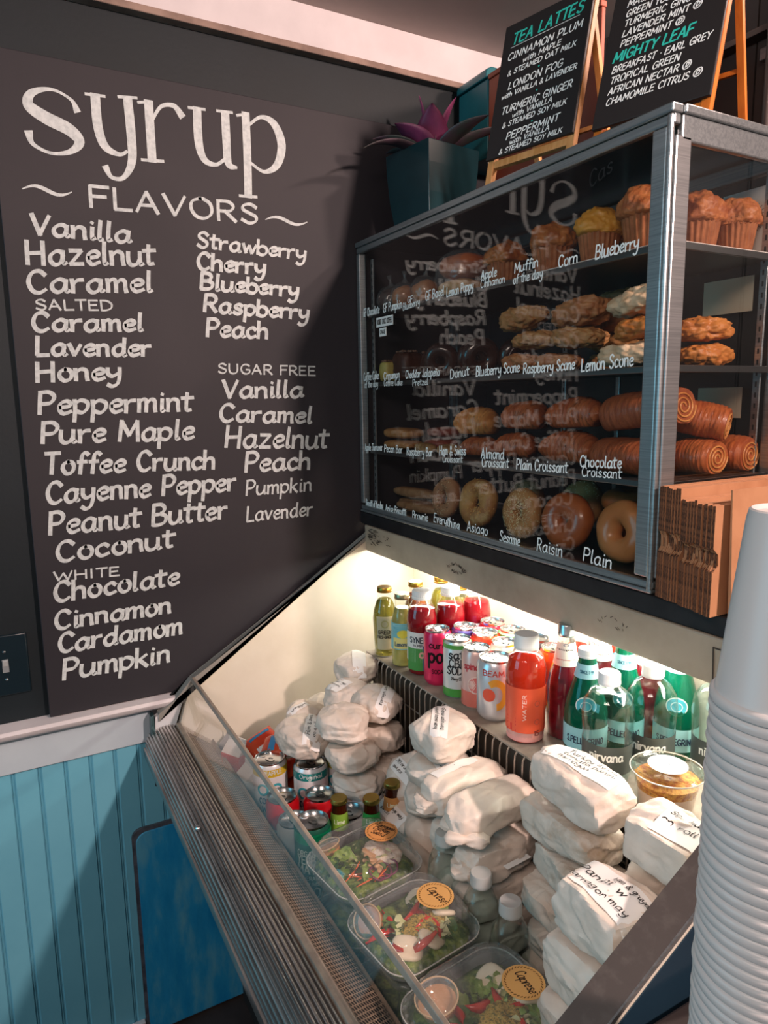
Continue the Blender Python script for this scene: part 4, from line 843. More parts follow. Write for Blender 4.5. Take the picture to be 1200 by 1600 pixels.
# ================================================================ DRINKS
SZ = -0.2861
def cyl(R, a0=0.0): return lambda u, v: (R * math.cos(a0 + u / R), R * math.sin(a0 + u / R), v)
def band(R, z0, z1, a0, a1, seg=24, R1=None):
    mb = MB(); v = []; R1 = R1 or R
    for i in range(seg + 1):
        a = a0 + (a1 - a0) * i / seg; v += [(R * math.cos(a), R * math.sin(a), z0), (R1 * math.cos(a), R1 * math.sin(a), z1)]
    return mb.add(v, [(2*i, 2*i+2, 2*i+3, 2*i+1) for i in range(seg)])
def lab_text(t, text, R, az, z, width, h, wt, mat, slant=0.0, name='lettering', vertical=False):
    """printed text wrapped on a round body; az is the direction its middle faces"""
    f = cyl(R, az); fn = f if not vertical else (lambda u, v: f(-v, u))
    if vertical: return letter(text, z, 0, z + width, 0, h, wt, fn, parent=t, mat=mat, slant=slant, name=name, var=0.1)
    return letter(text, -width / 2, z, width / 2, z, h, wt, fn, parent=t, mat=mat, slant=slant, name=name, var=0.1)
def disk(t, R, az, z, r, mat, name='printed_mark', ry=None, hole=0.0, du=0.0, n=28, a0=0, a1=360):
    f = cyl(R, az); mb = MB(); v = []; ry = ry or r
    for i in range(n + 1):
        a = math.radians(a0 + (a1 - a0) * i / n); v += [f(du + r * math.cos(a), z + ry * math.sin(a)), f(du + r * hole * math.cos(a), z + ry * hole * math.sin(a))]
    return mb.add(v, [(2*i, 2*i+2, 2*i+3, 2*i+1) for i in range(n)]).obj(name, mat, t, smooth=False)
CAM = Vector((1.61, -0.81))
def facing(x, y, d=0.0): return math.atan2(CAM.y - y, CAM.x - x) + d
def can(label, x, y, z, R, h, col, bands=(), texts=(), dark=False, rz=0.0, cat='can', tilt=(0, 0), name='drink_can', col2=None):
    t = thing(name, label, cat, (x, y, z), (tilt[0], tilt[1], 0)); az = facing(x, y)
    m = col if not isinstance(col, str) else pbr('can_print_' + col.lstrip('#'), col, 0.28, 0.25, coat=0.3)
    MB().lathe([(R * 0.80, 0.0), (R * 0.84, 0.0012), (R * 0.98, 0.008), (R, 0.013), (R, h - 0.013), (R * 0.86, h - 0.0045)], 36).obj('can_body', m, t)
    MB().lathe([(R * 0.86, h - 0.0045), (R * 0.885, h - 0.001), (R * 0.88, h), (R * 0.85, h - 0.0006), (R * 0.82, h - 0.0045), (R * 0.74, h - 0.0035), (0.0003, h - 0.0035)], 36, cap0=False).obj('can_lid', ALUD if dark else ALU, t)
    tb = MB(); a = az + rz
    tb.add([(R*0.32*math.cos(k/14*2*PI) * (1.25 if math.cos(k/14*2*PI) > 0 else 1), R*0.24*math.sin(k/14*2*PI), h - 0.0015) for k in range(14)] + [(R*0.16*math.cos(k/14*2*PI) + R * 0.12, R*0.12*math.sin(k/14*2*PI), h - 0.0015) for k in range(14)], [(k, (k+1) % 14, 14 + (k+1) % 14, 14 + k) for k in range(14)])
    tb.tube([(-R*0.62 + R*0.26*math.cos(k/12*2*PI), R*0.30*math.sin(k/12*2*PI), h - 0.0032) for k in range(13)], 0.0005, 5)
    o = tb.obj('pull_tab', ALU, t, smooth=False); o.rotation_euler = (0, 0, a + 0.6)
    for (z0, z1, c) in bands:
        band(R + 0.00025, z0 * h, z1 * h, az - 2.2, az + 2.2, 40).obj('printed_band', pbr('print_' + c.lstrip('#'), c, 0.3, 0.15), t)
    for q in texts:
        txt, zz, wd, hh, c = q[:5]; da = q[5] if len(q) > 5 else 0.0
        lab_text(t, txt, R + 0.0005, az + da, zz * h, wd, hh, hh * 0.085, pbr('print_' + c.lstrip('#'), c, 0.3, 0.15))
    return t
def liquid(name, col, tr=0.55, rough=0.08):
    return pbr('liquid_' + name, col, rough, trans=tr, ior=1.33)
CLR = clear('bottle_clear', (0.93, 0.96, 0.96), 1.47, 0.03, bump=0.25, bs=30)
def bottle(label, x, y, z, prof, fill, liq, cap, label_z=None, lab_mat=None, texts=(), marks=(), name='bottle', glass=None, lab_span=3.0, cap_ridges=True, shoulder=None, tilt=(0, 0), capz=None):
    t = thing(name, label, 'bottle', (x, y, z), (tilt[0], tilt[1], 0)); az = facing(x, y)
    MB().lathe(prof, 36, cap1=False).obj('bottle_wall', glass or CLR, t)
    lp = []
    for r, zz in prof:
        if zz < fill: lp.append((max(r - 0.0012, 0.0005), zz + (0.001 if zz < 0.001 else 0)))
        else:
            lp.append((max(r - 0.0016, 0.0005), fill)); break
    lp.append((0.0004, fill))
    if liq: MB().lathe(lp, 36).obj('drink', liq, t)
    if cap:
        cr, c0, c1, cm = cap
        MB().lathe([(cr * 0.98, c0), (cr, c0 + 0.001), (cr, c0 + (c1 - c0) * 0.25), (cr * 0.96, c0 + (c1 - c0) * 0.30), (cr * 0.96, c1 - 0.002), (cr * 0.90, c1), (0.0004, c1)], 60, cap0=False, ripple=(lambda a, i, z_: 0.018 * math.cos(a * 30) if 3 <= i <= 4 else 0) if cap_ridges else None).obj('cap', cm, t)
    def rad(zz):
        for (r0, a), (r1, b) in zip(prof, prof[1:]):
            if a <= zz <= b and b > a: return r0 + (r1 - r0) * (zz - a) / (b - a)
        return prof[-1][0]
    if label_z:
        for k, (z0, z1, m, sp, da) in enumerate(label_z):
            lb_ = band(rad(z0) + 0.0006, z0, z1, az + da - sp, az + da + sp, 40, rad(z1) + 0.0006).obj('label', m, t)
            for q in texts:
                if q[6] == k: lab_text(lb_, q[0], rad(q[1]) + 0.0011, az + q[5], q[1], q[2], q[3], q[3] * 0.09, q[4], vertical=len(q) > 7)
    for (zz, r, m, du, hole, ry) in marks: disk(t, rad(zz) + 0.0013, az, zz, r, m, du=du, hole=hole, ry=ry)
    return t
P_ = lambda c: pbr('paper_' + c.lstrip('#'), c, 0.5)
# juice bottles, left end of the shelf
tea_prof = [(0.020, 0), (0.023, 0.002), (0.024, 0.01), (0.0265, 0.06), (0.0275, 0.085), (0.0255, 0.105), (0.019, 0.125), (0.0150, 0.134), (0.0150, 0.150)]
bottle('green tea bottle with gold cap, nearest the cream cooler wall', 0.284, -0.083, SZ, tea_prof, 0.130, liquid('green_tea', '#a79a3a', 0.6), (0.0172, 0.146, 0.157, GOLD), [(0.018, 0.095, P_('#c9bd9a'), 0.75, 0)], texts=[('GREEN', 0.055, 0.032, 0.008, BLACK_INK, 0, 0), ('TULSI-GINGER', 0.045, 0.036, 0.006, BLACK_INK, 0, 0)], marks=[(0.078, 0.009, P_('#a9a36f'), 0, 0.7, 0.009)], cap_ridges=False)
bottle('lemonade bottle with blue waves label and pale gold cap', 0.357, -0.08, SZ, [(0.020, 0), (0.0235, 0.003), (0.0245, 0.08), (0.0235, 0.102), (0.018, 0.125), (0.0150, 0.134), (0.0150, 0.152)], 0.128, liquid('lemonade', '#d8cd72', 0.45), (0.0172, 0.148, 0.159, pbr('pale_gold_cap', '#b9b08c', 0.35, 1.0)), [(0.040, 0.098, P_('#7fc4cb'), 2.6, 0), (0.042, 0.066, P_('#efe08a'), 1.0, 0.1)], texts=[('Lemonade', 0.048, 0.040, 0.009, P_('#1d4f70'), 0.1, 1)], marks=[(0.075, 0.013, P_('#ecd94e'), 0.001, 0, 0.009)] + [(0.088, 0.02, P_('#1f7f96'), 0.0, 0.94, 0.003), (0.094, 0.022, P_('#e9f2ee'), 0.0, 0.93, 0.0028)], cap_ridges=False)
bottle('tea bottle with dark rimmed gold cap behind the lemonade', 0.282, 0.0, SZ, tea_prof, 0.130, liquid('peach_tea', '#b8643a', 0.5), (0.0172, 0.146, 0.157, GOLD), [(0.02, 0.13, P_('#d98f74'), 1.0, 0)], cap_ridges=False)
bottle('rearmost gold capped bottle between the two white capped red bottles', 0.285, 0.068, SZ, tea_prof, 0.130, liquid('green_tea', '#a79a3a'), (0.0172, 0.146, 0.159, GOLD), None, cap_ridges=False)
bottle('gold capped bottle behind the middle red bottle', 0.357, 0.075, SZ, tea_prof, 0.130, liquid('green_tea', '#a79a3a'), (0.0172, 0.146, 0.157, GOLD), None, cap_ridges=False)
kp = [(0.026, 0), (0.029, 0.003), (0.0305, 0.012), (0.0305, 0.095), (0.0325, 0.102), (0.0325, 0.118), (0.028, 0.140), (0.018, 0.156), (0.017, 0.164)]
KR = liquid('kombucha', '#a31420', 0.35)
W1 = P_('#e9ebe6')
bottle('red kombucha bottle with green and blue label, white cap', 0.414, -0.066, SZ, kp, 0.142, KR, (0.0205, 0.160, 0.178, WHITEP), [(0.030, 0.094, W1, 2.2, 0), (0.012, 0.060, P_('#4c9a4a'), 0.7, -0.5), (0.012, 0.066, P_('#1f5fa0'), 0.6, 0.65)], texts=[('SYNERGY', 0.072, 0.055, 0.012, P_('#3a4650'), 0.0, 0), ('KOMBUCHA', 0.064, 0.036, 0.005, P_('#3a4650'), 0.0, 0)], marks=[(0.046, 0.007, P_('#e3b6a0'), 0, 0.4, 0.007)])
bottle('red kombucha bottle with coral label, middle of the three white caps', 0.423, 0.0, SZ, kp, 0.142, KR, (0.0205, 0.160, 0.178, WHITEP), [(0.02, 0.092, P_('#e0402f'), 2.2, 0)], marks=[(0.082, 0.004, W1, 0, 0, 0.004)])
bottle('red kombucha bottle with white pointed label at the right of three', 0.431, 0.062, SZ, kp, 0.142, KR, (0.0205, 0.160, 0.178, WHITEP), [(0.02, 0.098, W1, 2.2, 0)], texts=[('SYNERGY', 0.072, 0.058, 0.013, P_('#c23a4a'), 0.05, 0)], marks=[(0.087, 0.005, P_('#b9b9b3'), 0, 0.6, 0.005)])
# cans on the shelf
can('slim magenta soda can with bold black lettering', 0.477, -0.068, SZ, 0.0280, 0.114, '#e8285e', texts=[('cure', 0.70, 0.036, 0.014, '#1a1014'), ('pop', 0.44, 0.046, 0.030, '#1a1014', 0.15), ('SODA', 0.24, 0.024, 0.008, '#1a1014')])
can('white and green sparkling can with a green top band', 0.546, -0.067, SZ, 0.0280, 0.115, '#eceeea', [(0.03, 0.17, '#56a84b'), (0.86, 0.93, '#69b85a')], [('sati', 0.70, 0.036, 0.017, '#20242a'), ('CBD', 0.56, 0.034, 0.014, '#20242a'), ('SODA', 0.43, 0.042, 0.015, '#20242a'), ('20mg CBD', 0.33, 0.026, 0.006, '#20242a')])
t = can('pale pink grapefruit sparkling water can', 0.603, -0.064, SZ, 0.0280, 0.114, '#efc3b8', [(0.04, 0.30, '#ee8170')], [('spindrift', 0.68, 0.050, 0.013, '#c93a46')])
a_ = facing(0.603, -0.064); disk(t, 0.0285, a_, 0.048, 0.017, P_('#e87b74')); disk(t, 0.0288, a_, 0.048, 0.017, P_('#f5d3c5'), hole=0.86)
for k in range(6):
    th = k * PI / 3; f_ = cyl(0.0289, a_); mb = MB(); ribbon(mb, [(0.002*math.cos(th), 0.048+0.002*math.sin(th)), (0.0145*math.cos(th), 0.048+0.0145*math.sin(th))], 0.0006, f_, var=0); mb.obj('segment_line', P_('#f5d3c5'), t, smooth=False)
t = can('large silver white can with orange ring logo at the shelf edge', 0.659, -0.063, SZ, 0.0335, 0.112, pbr('pearl_white_can', '#d8dadd', 0.25, 0.45, coat=0.3), (), [('BEAM', 0.77, 0.040, 0.010, '#d2493a', -0.1)])
a_ = facing(0.659, -0.063); disk(t, 0.0341, a_, 0.052, 0.022, P_('#e2a137'), hole=0.55, du=0.001, a0=-85, a1=130, ry=0.029); disk(t, 0.0342, a_, 0.051, 0.012, P_('#e2583c'), du=-0.012)
can('purple topped slim can in the second row behind the magenta can', 0.489, -0.008, SZ, 0.0275, 0.112, '#8a7fd0', [(0.8, 0.93, '#5e55b8')])
can('red rimmed can beside the purple topped can', 0.537, 0.006, SZ, 0.0290, 0.111, '#ee5a34', [(0.80, 0.93, '#e9442a')])
can('deep red can in the back row near the cooler wall', 0.488, 0.062, SZ, 0.0290, 0.110, '#c81f36')
can('can with a bright green shoulder in the back row', 0.549, 0.066, SZ, 0.0290, 0.110, '#f0f0ea', [(0.78, 0.93, '#5cb84a')])
can('white can with plain silver lid behind the grapefruit can', 0.6, 0.006, SZ, 0.0290, 0.110, '#e8e6e2')
can('dark grey can in the back row behind the yellow can', 0.612, 0.07, SZ, 0.0290, 0.110, '#3d4348', dark=True)
t = can('yellow and navy can squeezed between the silver can and the red bottle', 0.661, 0.005, SZ, 0.0270, 0.112, '#e2b732', [(0.20, 0.80, '#23395e')])
can('orange red can seen between the red water bottle and the soda bottle', 0.672, 0.066, SZ, 0.0290, 0.110, '#e64a24')
# plastic and glass bottles
hp = [(0.026, 0), (0.030, 0.004), (0.032, 0.02), (0.031, 0.034), (0.0325, 0.045), (0.031, 0.060), (0.0325, 0.072), (0.031, 0.086), (0.033, 0.10), (0.034, 0.125), (0.029, 0.145), (0.019, 0.158), (0.0185, 0.165)]
BO = bottle('bright red orange drink bottle with white cap at the shelf edge', 0.752, -0.072, SZ, hp, 0.150, liquid('orange_red', '#f0391c', 0.15), (0.0208, 0.160, 0.184, WHITEP), [(0.022, 0.10, pbr('label_salmon', '#f2603f', 0.35), 1.9, 0), (0.006, 0.03, pbr('label_pink', '#eda39c', 0.35), 1.9, 0), (0.012, 0.098, pbr('label_pale_strip', '#f3a79b', 0.4), 0.24, 0.62), (0.036, 0.088, P_('#f0962c'), 0.3, 0.15)],
        texts=[('HINT+', 0.024, 0.06, 0.017, P_('#e01f2e'), -0.50, 0, 1), ('WATER', 0.045, 0.045, 0.006, P_('#fbd9cc'), 0.05, 3, 1), ('15', 0.018, 0.009, 0.008, P_('#7a2a28'), 0.62, 2)], marks=[(0.042, 0.005, P_('#c25a50'), 0.0205, 0.8, 0.005), (0.058, 0.005, P_('#c25a50'), 0.0205, 0.8, 0.005), (0.074, 0.005, P_('#c25a50'), 0.0205, 0.8, 0.005), (0.089, 0.005, P_('#c25a50'), 0.0205, 0.8, 0.005)])
ip = [(0.027, 0), (0.029, 0.003), (0.0305, 0.03), (0.0300, 0.09), (0.026, 0.115), (0.0165, 0.140), (0.0135, 0.165), (0.013, 0.180)]
SIL = pbr('silver_screw_cap', '#c5c6c6', 0.3, 1.0)
IR = pbr('liquid_pomegranate', '#5a0c18', 0.08, c2='#7a1524', vs=60, vor=True, vf=(0.1, 0.5), coat=0.5)
for (x, y, lb) in ((0.776, -0.006, 'dark red glass soda bottle with silver cap and white neck label, front one'), (0.788, 0.062, 'dark red soda bottle with silver cap behind the green mineral water'), (0.850, 0.110, 'dark red soda bottle half hidden behind the second green bottle')):
    bottle(lb, x, y, SZ, ip, 0.150, IR, (0.0145, 0.176, 0.196, SIL), [(0.128, 0.166, P_('#e8e0d4'), 2.8, 0)], texts=[('GALVANINA', 0.150, 0.036, 0.006, P_('#222020'), 0, 0), ('ORGANIC', 0.142, 0.024, 0.0045, P_('#c22a2a'), 0, 0), ('POMEGRANATE', 0.135, 0.034, 0.0045, P_('#c22a2a'), 0, 0)], marks=[(0.163, 0.005, P_('#9aa0a8'), 0, 0.5, 0.003)])
GR = pbr('green_bottle_glass', '#0f9a72', 0.05, trans=0.75, ior=1.2, coat=0.5)
GRL = liquid('green_water', '#0e8c68', 0.4)
gp_ = [(0.029, 0), (0.032, 0.003), (0.034, 0.02), (0.034, 0.075), (0.031, 0.095), (0.021, 0.130), (0.0145, 0.158), (0.0140, 0.172)]
for (x, y, h_, lb) in ((0.840, -0.022, 0.96, 'green mineral water bottle with round pale blue emblem, white cap'), (0.852, 0.048, 1.0, 'green mineral water bottle in the second row behind the clear bottles'), (0.915, 0.100, 1.03, 'rearmost green glass bottle under the beige ledge')):
    g3 = [(r, zz * h_) for r, zz in gp_]
    bottle(lb, x, y, SZ, g3, 0.148 * h_, GRL, (0.0155, 0.170 * h_, 0.184 * h_, WHITEP), [(0.018, 0.055, P_('#9fd3d6'), 1.8, 0), (0.137 * h_, 0.160 * h_, P_('#9fd3dc'), 2.8, 0)], glass=GR, texts=[('S.PELLEGRINO', 0.030, 0.062, 0.010, P_('#1f3550'), 0, 0), ('SINCE 1899', 0.146 * h_, 0.022, 0.005, P_('#2a6a80'), 0, 1)], marks=[(0.092, 0.0165, P_('#e6ece8'), 0, 0, 0.0155), (0.092, 0.0150, P_('#46adbf'), 0, 0.0, 0.0135), (0.092, 0.009, P_('#cfe6e8'), 0, 0.85, 0.008)])
for (x, y, lb) in ((0.737, 0.058, 'red drink bottle with blue label behind the soda bottle'), (0.752, 0.106, 'blue labelled bottle in the far back row')):
    bottle(lb, x, y, SZ, [(0.027, 0), (0.030, 0.004), (0.030, 0.12), (0.019, 0.145), (0.018, 0.155)], 0.135, liquid('orange_red', '#f0391c'), (0.0195, 0.150, 0.168, WHITEP), [(0.05, 0.125, P_('#3aa3c4'), 2.8, 0)])
np_ = [(0.030, 0), (0.034, 0.004), (0.036, 0.02), (0.034, 0.03), (0.036, 0.042), (0.034, 0.055), (0.036, 0.066), (0.0375, 0.085), (0.0385, 0.105), (0.0355, 0.125), (0.026, 0.140), (0.015, 0.147), (0.0140, 0.158)]
WAT = clear('water_in_bottle', (0.90, 0.955, 0.95), 1.33, 0.02, bump=0.4, bs=25)
for (x, y, lb, cp) in ((0.912, -0.050, 'clear round shouldered water bottle with dark label, front left', True), (0.925, 0.028, 'clear water bottle with white cap, second one by the ledge', True), (0.992, 0.096, 'clear round bottle right of the two, its cap hidden by the ledge', True)):
    bottle(lb, x, y, SZ, np_, 0.138, WAT, (0.0165, 0.150, 0.168, WHITEP) if cp else None, [(0.022, 0.066, pbr('slate_label', '#4a5250', 0.4), 1.9, 0)], texts=[('nirvana', 0.044, 0.050, 0.014, P_('#e8eeea'), 0, 0), ('NATURAL WATER', 0.034, 0.040, 0.005, P_('#c8d0cc'), 0, 0)], marks=[(0.060, 0.004, P_('#7fae7a'), 0, 0.3, 0.004)])
# parfait cups
M_gran = pbr('granola_fruit', '#a35a2a', 0.6, c2='#d9a24c', c3='#5e2417', vs=110, vf=(0.40, 0.58), bump=1.0, bs=180, bd=0.004)
CUPC = clear('clear_cup_plastic', (0.96, 0.97, 0.97), 1.46, 0.03)
def parfait(label, x, y, z, R, h, sticker=True, seed=0):
    t = thing('parfait_cup', label, 'cup', (x, y, z))
    MB().lathe([(R * 0.74, 0), (R * 0.78, 0.002), (R * 0.94, h * 0.82), (R * 0.97, h * 0.84)], 40, cap1=False).obj('cup_wall', CUPC, t)
    MB().lathe([(R * 0.72, 0.002), (R * 0.84, h * 0.50), (0.001, h * 0.52)], 32).obj('yogurt', pbr('yogurt', '#e3c9b8', 0.5), t)
    b = MB().lathe([(R * 0.84, h * 0.505), (R * 0.90, h * 0.68), (R * 0.7, h * 0.74), (0.001, h * 0.76)], 40, ripple=lambda a, i, z_: 0.05 * fnoise((a, i, z_), 3, seed)); b.obj('granola', M_gran, t)
    MB().lathe([(R * 0.97, h * 0.83), (R * 1.04, h * 0.85), (R * 1.05, h * 0.90), (R * 0.98, h * 0.93), (R * 0.90, h * 0.90), (R * 0.88, h * 0.95), (0.001, h * 0.96)], 48, cap0=False).obj('cup_lid', CUPC, t)
    MB().tube([(R * 1.045 * math.cos(k / 40 * 2 * PI), R * 1.045 * math.sin(k / 40 * 2 * PI), h * 0.875) for k in range(41)], 0.0010, 6).obj('lid_rim', pbr('pale_clear_rim', '#c9c6c0', 0.2), t)
    if sticker:
        s_ = MB().lathe([(R * 0.56, h * 0.965), (R * 0.56, h * 0.972), (0.001, h * 0.972)], 32, cap0=False).obj('sticker', P_('#f3f1ec'), t)
        letter('A', -0.004, -0.003, 0.004, 0.0, 0.006, 0.0005, lambda u, v: (u, v, h * 0.9735), parent=s_, mat=BLACK_INK)
    return t
parfait('round parfait cup with granola and a white sticker on its lid', 1.015, -0.043, SZ, 0.047, 0.070, True, 1)
parfait('tall parfait cup half hidden behind the white cup stack', 1.118, -0.030, SZ, 0.044, 0.115, False, 2)

# ================================================================ PAPER WRAPPED SANDWICHES
def paper(name, c, c2, vf=(0.35, 0.75)):
    m = pbr(name, c, 0.42, c2=c2, vs=20, vf=vf, coat=0.05); n = m.node_tree.nodes; l = m.node_tree.links; b = n['Principled BSDF']
    tc = n.new('ShaderNodeTexCoord'); v = n.new('ShaderNodeTexVoronoi'); v.inputs['Scale'].default_value = 42; v.feature = 'F2'
    v2 = n.new('ShaderNodeTexVoronoi'); v2.inputs['Scale'].default_value = 95
    ns = n.new('ShaderNodeTexNoise'); ns.inputs['Scale'].default_value = 14; ns.inputs['Detail'].default_value = 2
    mx = n.new('ShaderNodeVectorMath'); mx.operation = 'MULTIPLY_ADD'; mx.inputs[1].default_value = (0.06, 0.06, 0.06)
    l.new(tc.outputs['Object'], ns.inputs['Vector']); l.new(ns.outputs['Color'], mx.inputs[0]); l.new(tc.outputs['Object'], mx.inputs[2])
    l.new(mx.outputs[0], v.inputs['Vector']); l.new(mx.outputs[0], v2.inputs['Vector'])
    ad = n.new('ShaderNodeMath'); ad.operation = 'MULTIPLY_ADD'; ad.inputs[1].default_value = 0.35
    l.new(v2.outputs['Distance'], ad.inputs[0]); l.new(v.outputs['Distance'], ad.inputs[2])
    bp = n.new('ShaderNodeBump'); bp.inputs['Strength'].default_value = 0.35; bp.inputs['Distance'].default_value = 0.006
    l.new(ad.outputs[0], bp.inputs['Height']); l.new(bp.outputs[0], b.inputs['Normal'])
    return m
M_pap = pbr('waxed_sandwich_paper', '#e2d6ca', 0.5, c2='#d8c9bb', vs=22, vf=(0.35, 0.7), bump=0.55, bs=38, bd=0.004, coat=0.08)
M_papg = paper('waxed_paper_with_filling_showing', '#d9cbbd', '#a98e74', (0.52, 0.74))
M_tape = pbr('white_sandwich_label', '#efedea', 0.55)
import numpy as np
_grid = {}
def unit_grid(n):
    if n not in _grid:
        b = blob(1, 1, 1, 2.0, n); _grid[n] = (np.array(b.v), b.f)
    return _grid[n]
def wrap_shape(sx, sy, sz, p, seed, n=26, planes=46, crisp=0.85):
    """paper folded round food: a rounded box cut by many flat facets, so it gets crisp creases"""
    D, F = unit_grid(n); rg = np.random.RandomState(seed)
    h = np.array([sx / 2, sy / 2, sz / 2])
    def surf(d): return h * d * (np.sum(np.abs(d) ** p, axis=1) ** (-1 / p))[:, None]
    k = rg.normal(size=(planes, 3)); k /= np.linalg.norm(k, axis=1)[:, None]
    P = surf(k); N = np.sign(P) * np.abs(P / h) ** (p - 1) / h; N /= np.linalg.norm(N, axis=1)[:, None]
    N += rg.normal(size=N.shape) * 0.10; N /= np.linalg.norm(N, axis=1)[:, None]
    H = np.sum(P * N, axis=1) * (1 - rg.uniform(-0.015, 0.05, planes))
    S0 = surf(D); R0 = np.linalg.norm(S0, axis=1); d = S0 / R0[:, None]
    den = d @ N.T; rr = np.where(den > 0.05, H / np.maximum(den, 0.05), 9e9).min(axis=1)
    r = R0 * (1 - crisp) + np.minimum(rr, R0 * 1.04) * crisp
    V = d * r[:, None]; ox = Vector((seed * 1.7, seed * 0.9, seed * 0.3)); out = []
    # overlapping folds: a few straight steps running over the surface
    st = rg.normal(size=(7, 3)); st /= np.linalg.norm(st, axis=1)[:, None]; off = rg.uniform(0.2, 0.8, 7); am = rg.uniform(0.0006, 0.0016, 7)
    e = (np.clip((D @ st.T - off) * 26, -1, 1) * am).sum(axis=1)
    for i in range(len(V)):
        q = Vector(V[i]); m = e[i] + 0.0016 * (0.5 - abs(noise.noise(q * 34 + ox)) * 2) + 0.0010 * (0.5 - abs(noise.noise(q * 75 - ox)) * 2)
        out.append(tuple(q + q.normalized() * (m - 0.0015)))
    return MB().add(out, F)
def drape(bvh, pts, z=0.3, off=0.0008):
    out = []
    for x, y in pts:
        h = bvh.ray_cast(Vector((x, y, z)), Vector((0, 0, -1)))
        out.append((x, y, (h[0].z if h[0] else 0) + off))
    return out
def sandwich(label, loc, size, rot=(0, 0, 0), p=2.8, seed=1, tape=None, lines=None, mat=None, tails=None, name='wrapped_sandwich'):
    t = thing(name, label, 'sandwich', loc, rot)
    b = wrap_shape(*size, p, seed)
    sx, sy, sz = size
    if tails:                                  # twisted or tucked paper ends
        for (cx, cy, cz, L, a, w_) in tails:
            c_ = wrap_shape(L, w_, sz * 0.34, 3.0, seed + 50, 8, 14)
            ca, sa = math.cos(a), math.sin(a)
            b.add([(cx + (x * ca - y * sa), cy + (x * sa + y * ca), cz + z_) for x, y, z_ in c_.v], c_.f)
    b.obj('paper_wrap', mat or M_pap, t, ang=28)
    bvh = BVHTree.FromPolygons([Vector(v) for v in b.v], b.f)
    if tape:
        x0, y0, L, w_, a = tape; ca, sa = math.cos(a), math.sin(a); nu, nv = 14, 4; pts = []
        for j in range(nv + 1):
            for i in range(nu + 1):
                u = -L / 2 + L * i / nu; v = -w_ / 2 + w_ * j / nv; pts.append((x0 + u * ca - v * sa, y0 + u * sa + v * ca))
        q = drape(bvh, pts, off=0.0012)
        tp = MB().add(q, [(j*(nu+1)+i, j*(nu+1)+i+1, (j+1)*(nu+1)+i+1, (j+1)*(nu+1)+i) for j in range(nv) for i in range(nu)]).obj('paper_label', M_tape, t, ang=0)
        if lines:
            mb = MB(); k = 0
            def fn(u, v):
                px, py = x0 + u * ca - v * sa, y0 + u * sa + v * ca
                return drape(bvh, [(px, py)], off=0.0021)[0]
            for (tx, u0, v0, u1, h_) in lines: letter(tx, u0, v0, u1, v0 + (u1 - u0) * 0.03, h_, h_ * 0.075, fn, mb=mb, slant=0.2, jit=1.0)
            mb.obj('handwriting', BLACK_INK, tp, smooth=False)
    return t
D0 = -0.5978
QN = [('793 orange way', -0.03, 0.003, 0.03, 0.007), ('swiss', -0.028, -0.008, 0.0, 0.007)]
Q2 = [('ham on white', -0.035, 0.003, 0.03, 0.0075), ('swiss', -0.03, -0.009, -0.005, 0.007)]
Q3 = [('turkey swiss', -0.035, 0.003, 0.03, 0.007), ('tarragon mayo', -0.035, -0.009, 0.03, 0.007)]
# left pile
sandwich('wrapped sandwich on top of the left pile near the cooler wall', (0.262, -0.148, -0.312), (0.110, 0.105, 0.072), (0.1, 0.05, 0.5), 2.4, 1, (0.01, 0, 0.10, 0.03, 2.2), None)
sandwich('wrapped sandwich with square label just below the topmost one', (0.335, -0.205, -0.345), (0.118, 0.11, 0.070), (0.25, 0.15, -0.3), 2.4, 2, (-0.015, -0.01, 0.045, 0.045, 0.5), [('tarragon', -0.018, 0.004, 0.018, 0.006), ('panini', -0.018, -0.008, 0.012, 0.006)])
sandwich('wrapped sandwich with long label leaning on the wire rack', (0.405, -0.172, -0.338), (0.110, 0.10, 0.066), (0.05, 0.1, 0.2), 2.6, 3, (0.02, 0.01, 0.095, 0.028, 2.2), [('tarragon panini', -0.035, 0.002, 0.035, 0.006)])
sandwich('wrapped sandwich under the one with the long label by the rack', (0.412, -0.172, -0.402), (0.108, 0.10, 0.058), (0, 0, 0.6), 2.8, 4)
sandwich('wrapped sandwich third down beside the wire rack', (0.425, -0.172, -0.460), (0.108, 0.10, 0.056), (0, 0, 0.1), 2.8, 5)
sandwich('wrapped sandwich fourth down beside the wire rack', (0.425, -0.172, -0.516), (0.108, 0.10, 0.056), (0, 0, 1.1), 2.8, 6)
sandwich('wrapped sandwich at the bottom of the stack beside the rack', (0.425, -0.172, -0.571), (0.108, 0.10, 0.056), (0, 0, 0.4), 2.8, 7)
sandwich('flat wrapped sandwich lying against the left cooler wall', (0.185, -0.205, -0.430), (0.115, 0.10, 0.062), (0.1, -0.2, 0.4), 2.5, 8)
sandwich('wrapped sandwich left of the crossed fold one, tucked in the pile', (0.248, -0.262, -0.410), (0.100, 0.095, 0.066), (0.1, 0.1, 1.0), 2.4, 9, (-0.02, -0.01, 0.05, 0.02, 0.9), [('veggie', -0.02, -0.003, 0.02, 0.007)])
sandwich('wrapped sandwich with crossed folds in the middle of the left pile', (0.432, -0.262, -0.345), (0.118, 0.106, 0.068), (0.05, 0.05, 0.9), 2.5, 10)
sandwich('wrapped sandwich directly below the one with crossed folds', (0.448, -0.250, -0.408), (0.112, 0.105, 0.060), (0, 0, 0.2), 2.6, 11)
sandwich('wrapped sandwich two below the one with crossed folds', (0.452, -0.240, -0.468), (0.115, 0.105, 0.060), (0, 0, 0.7), 2.6, 12)
sandwich('lowest wrapped sandwich of the stack beside the white coconut water cans', (0.452, -0.240, -0.545), (0.115, 0.105, 0.10), (0, 0, 0.3), 2.9, 13)
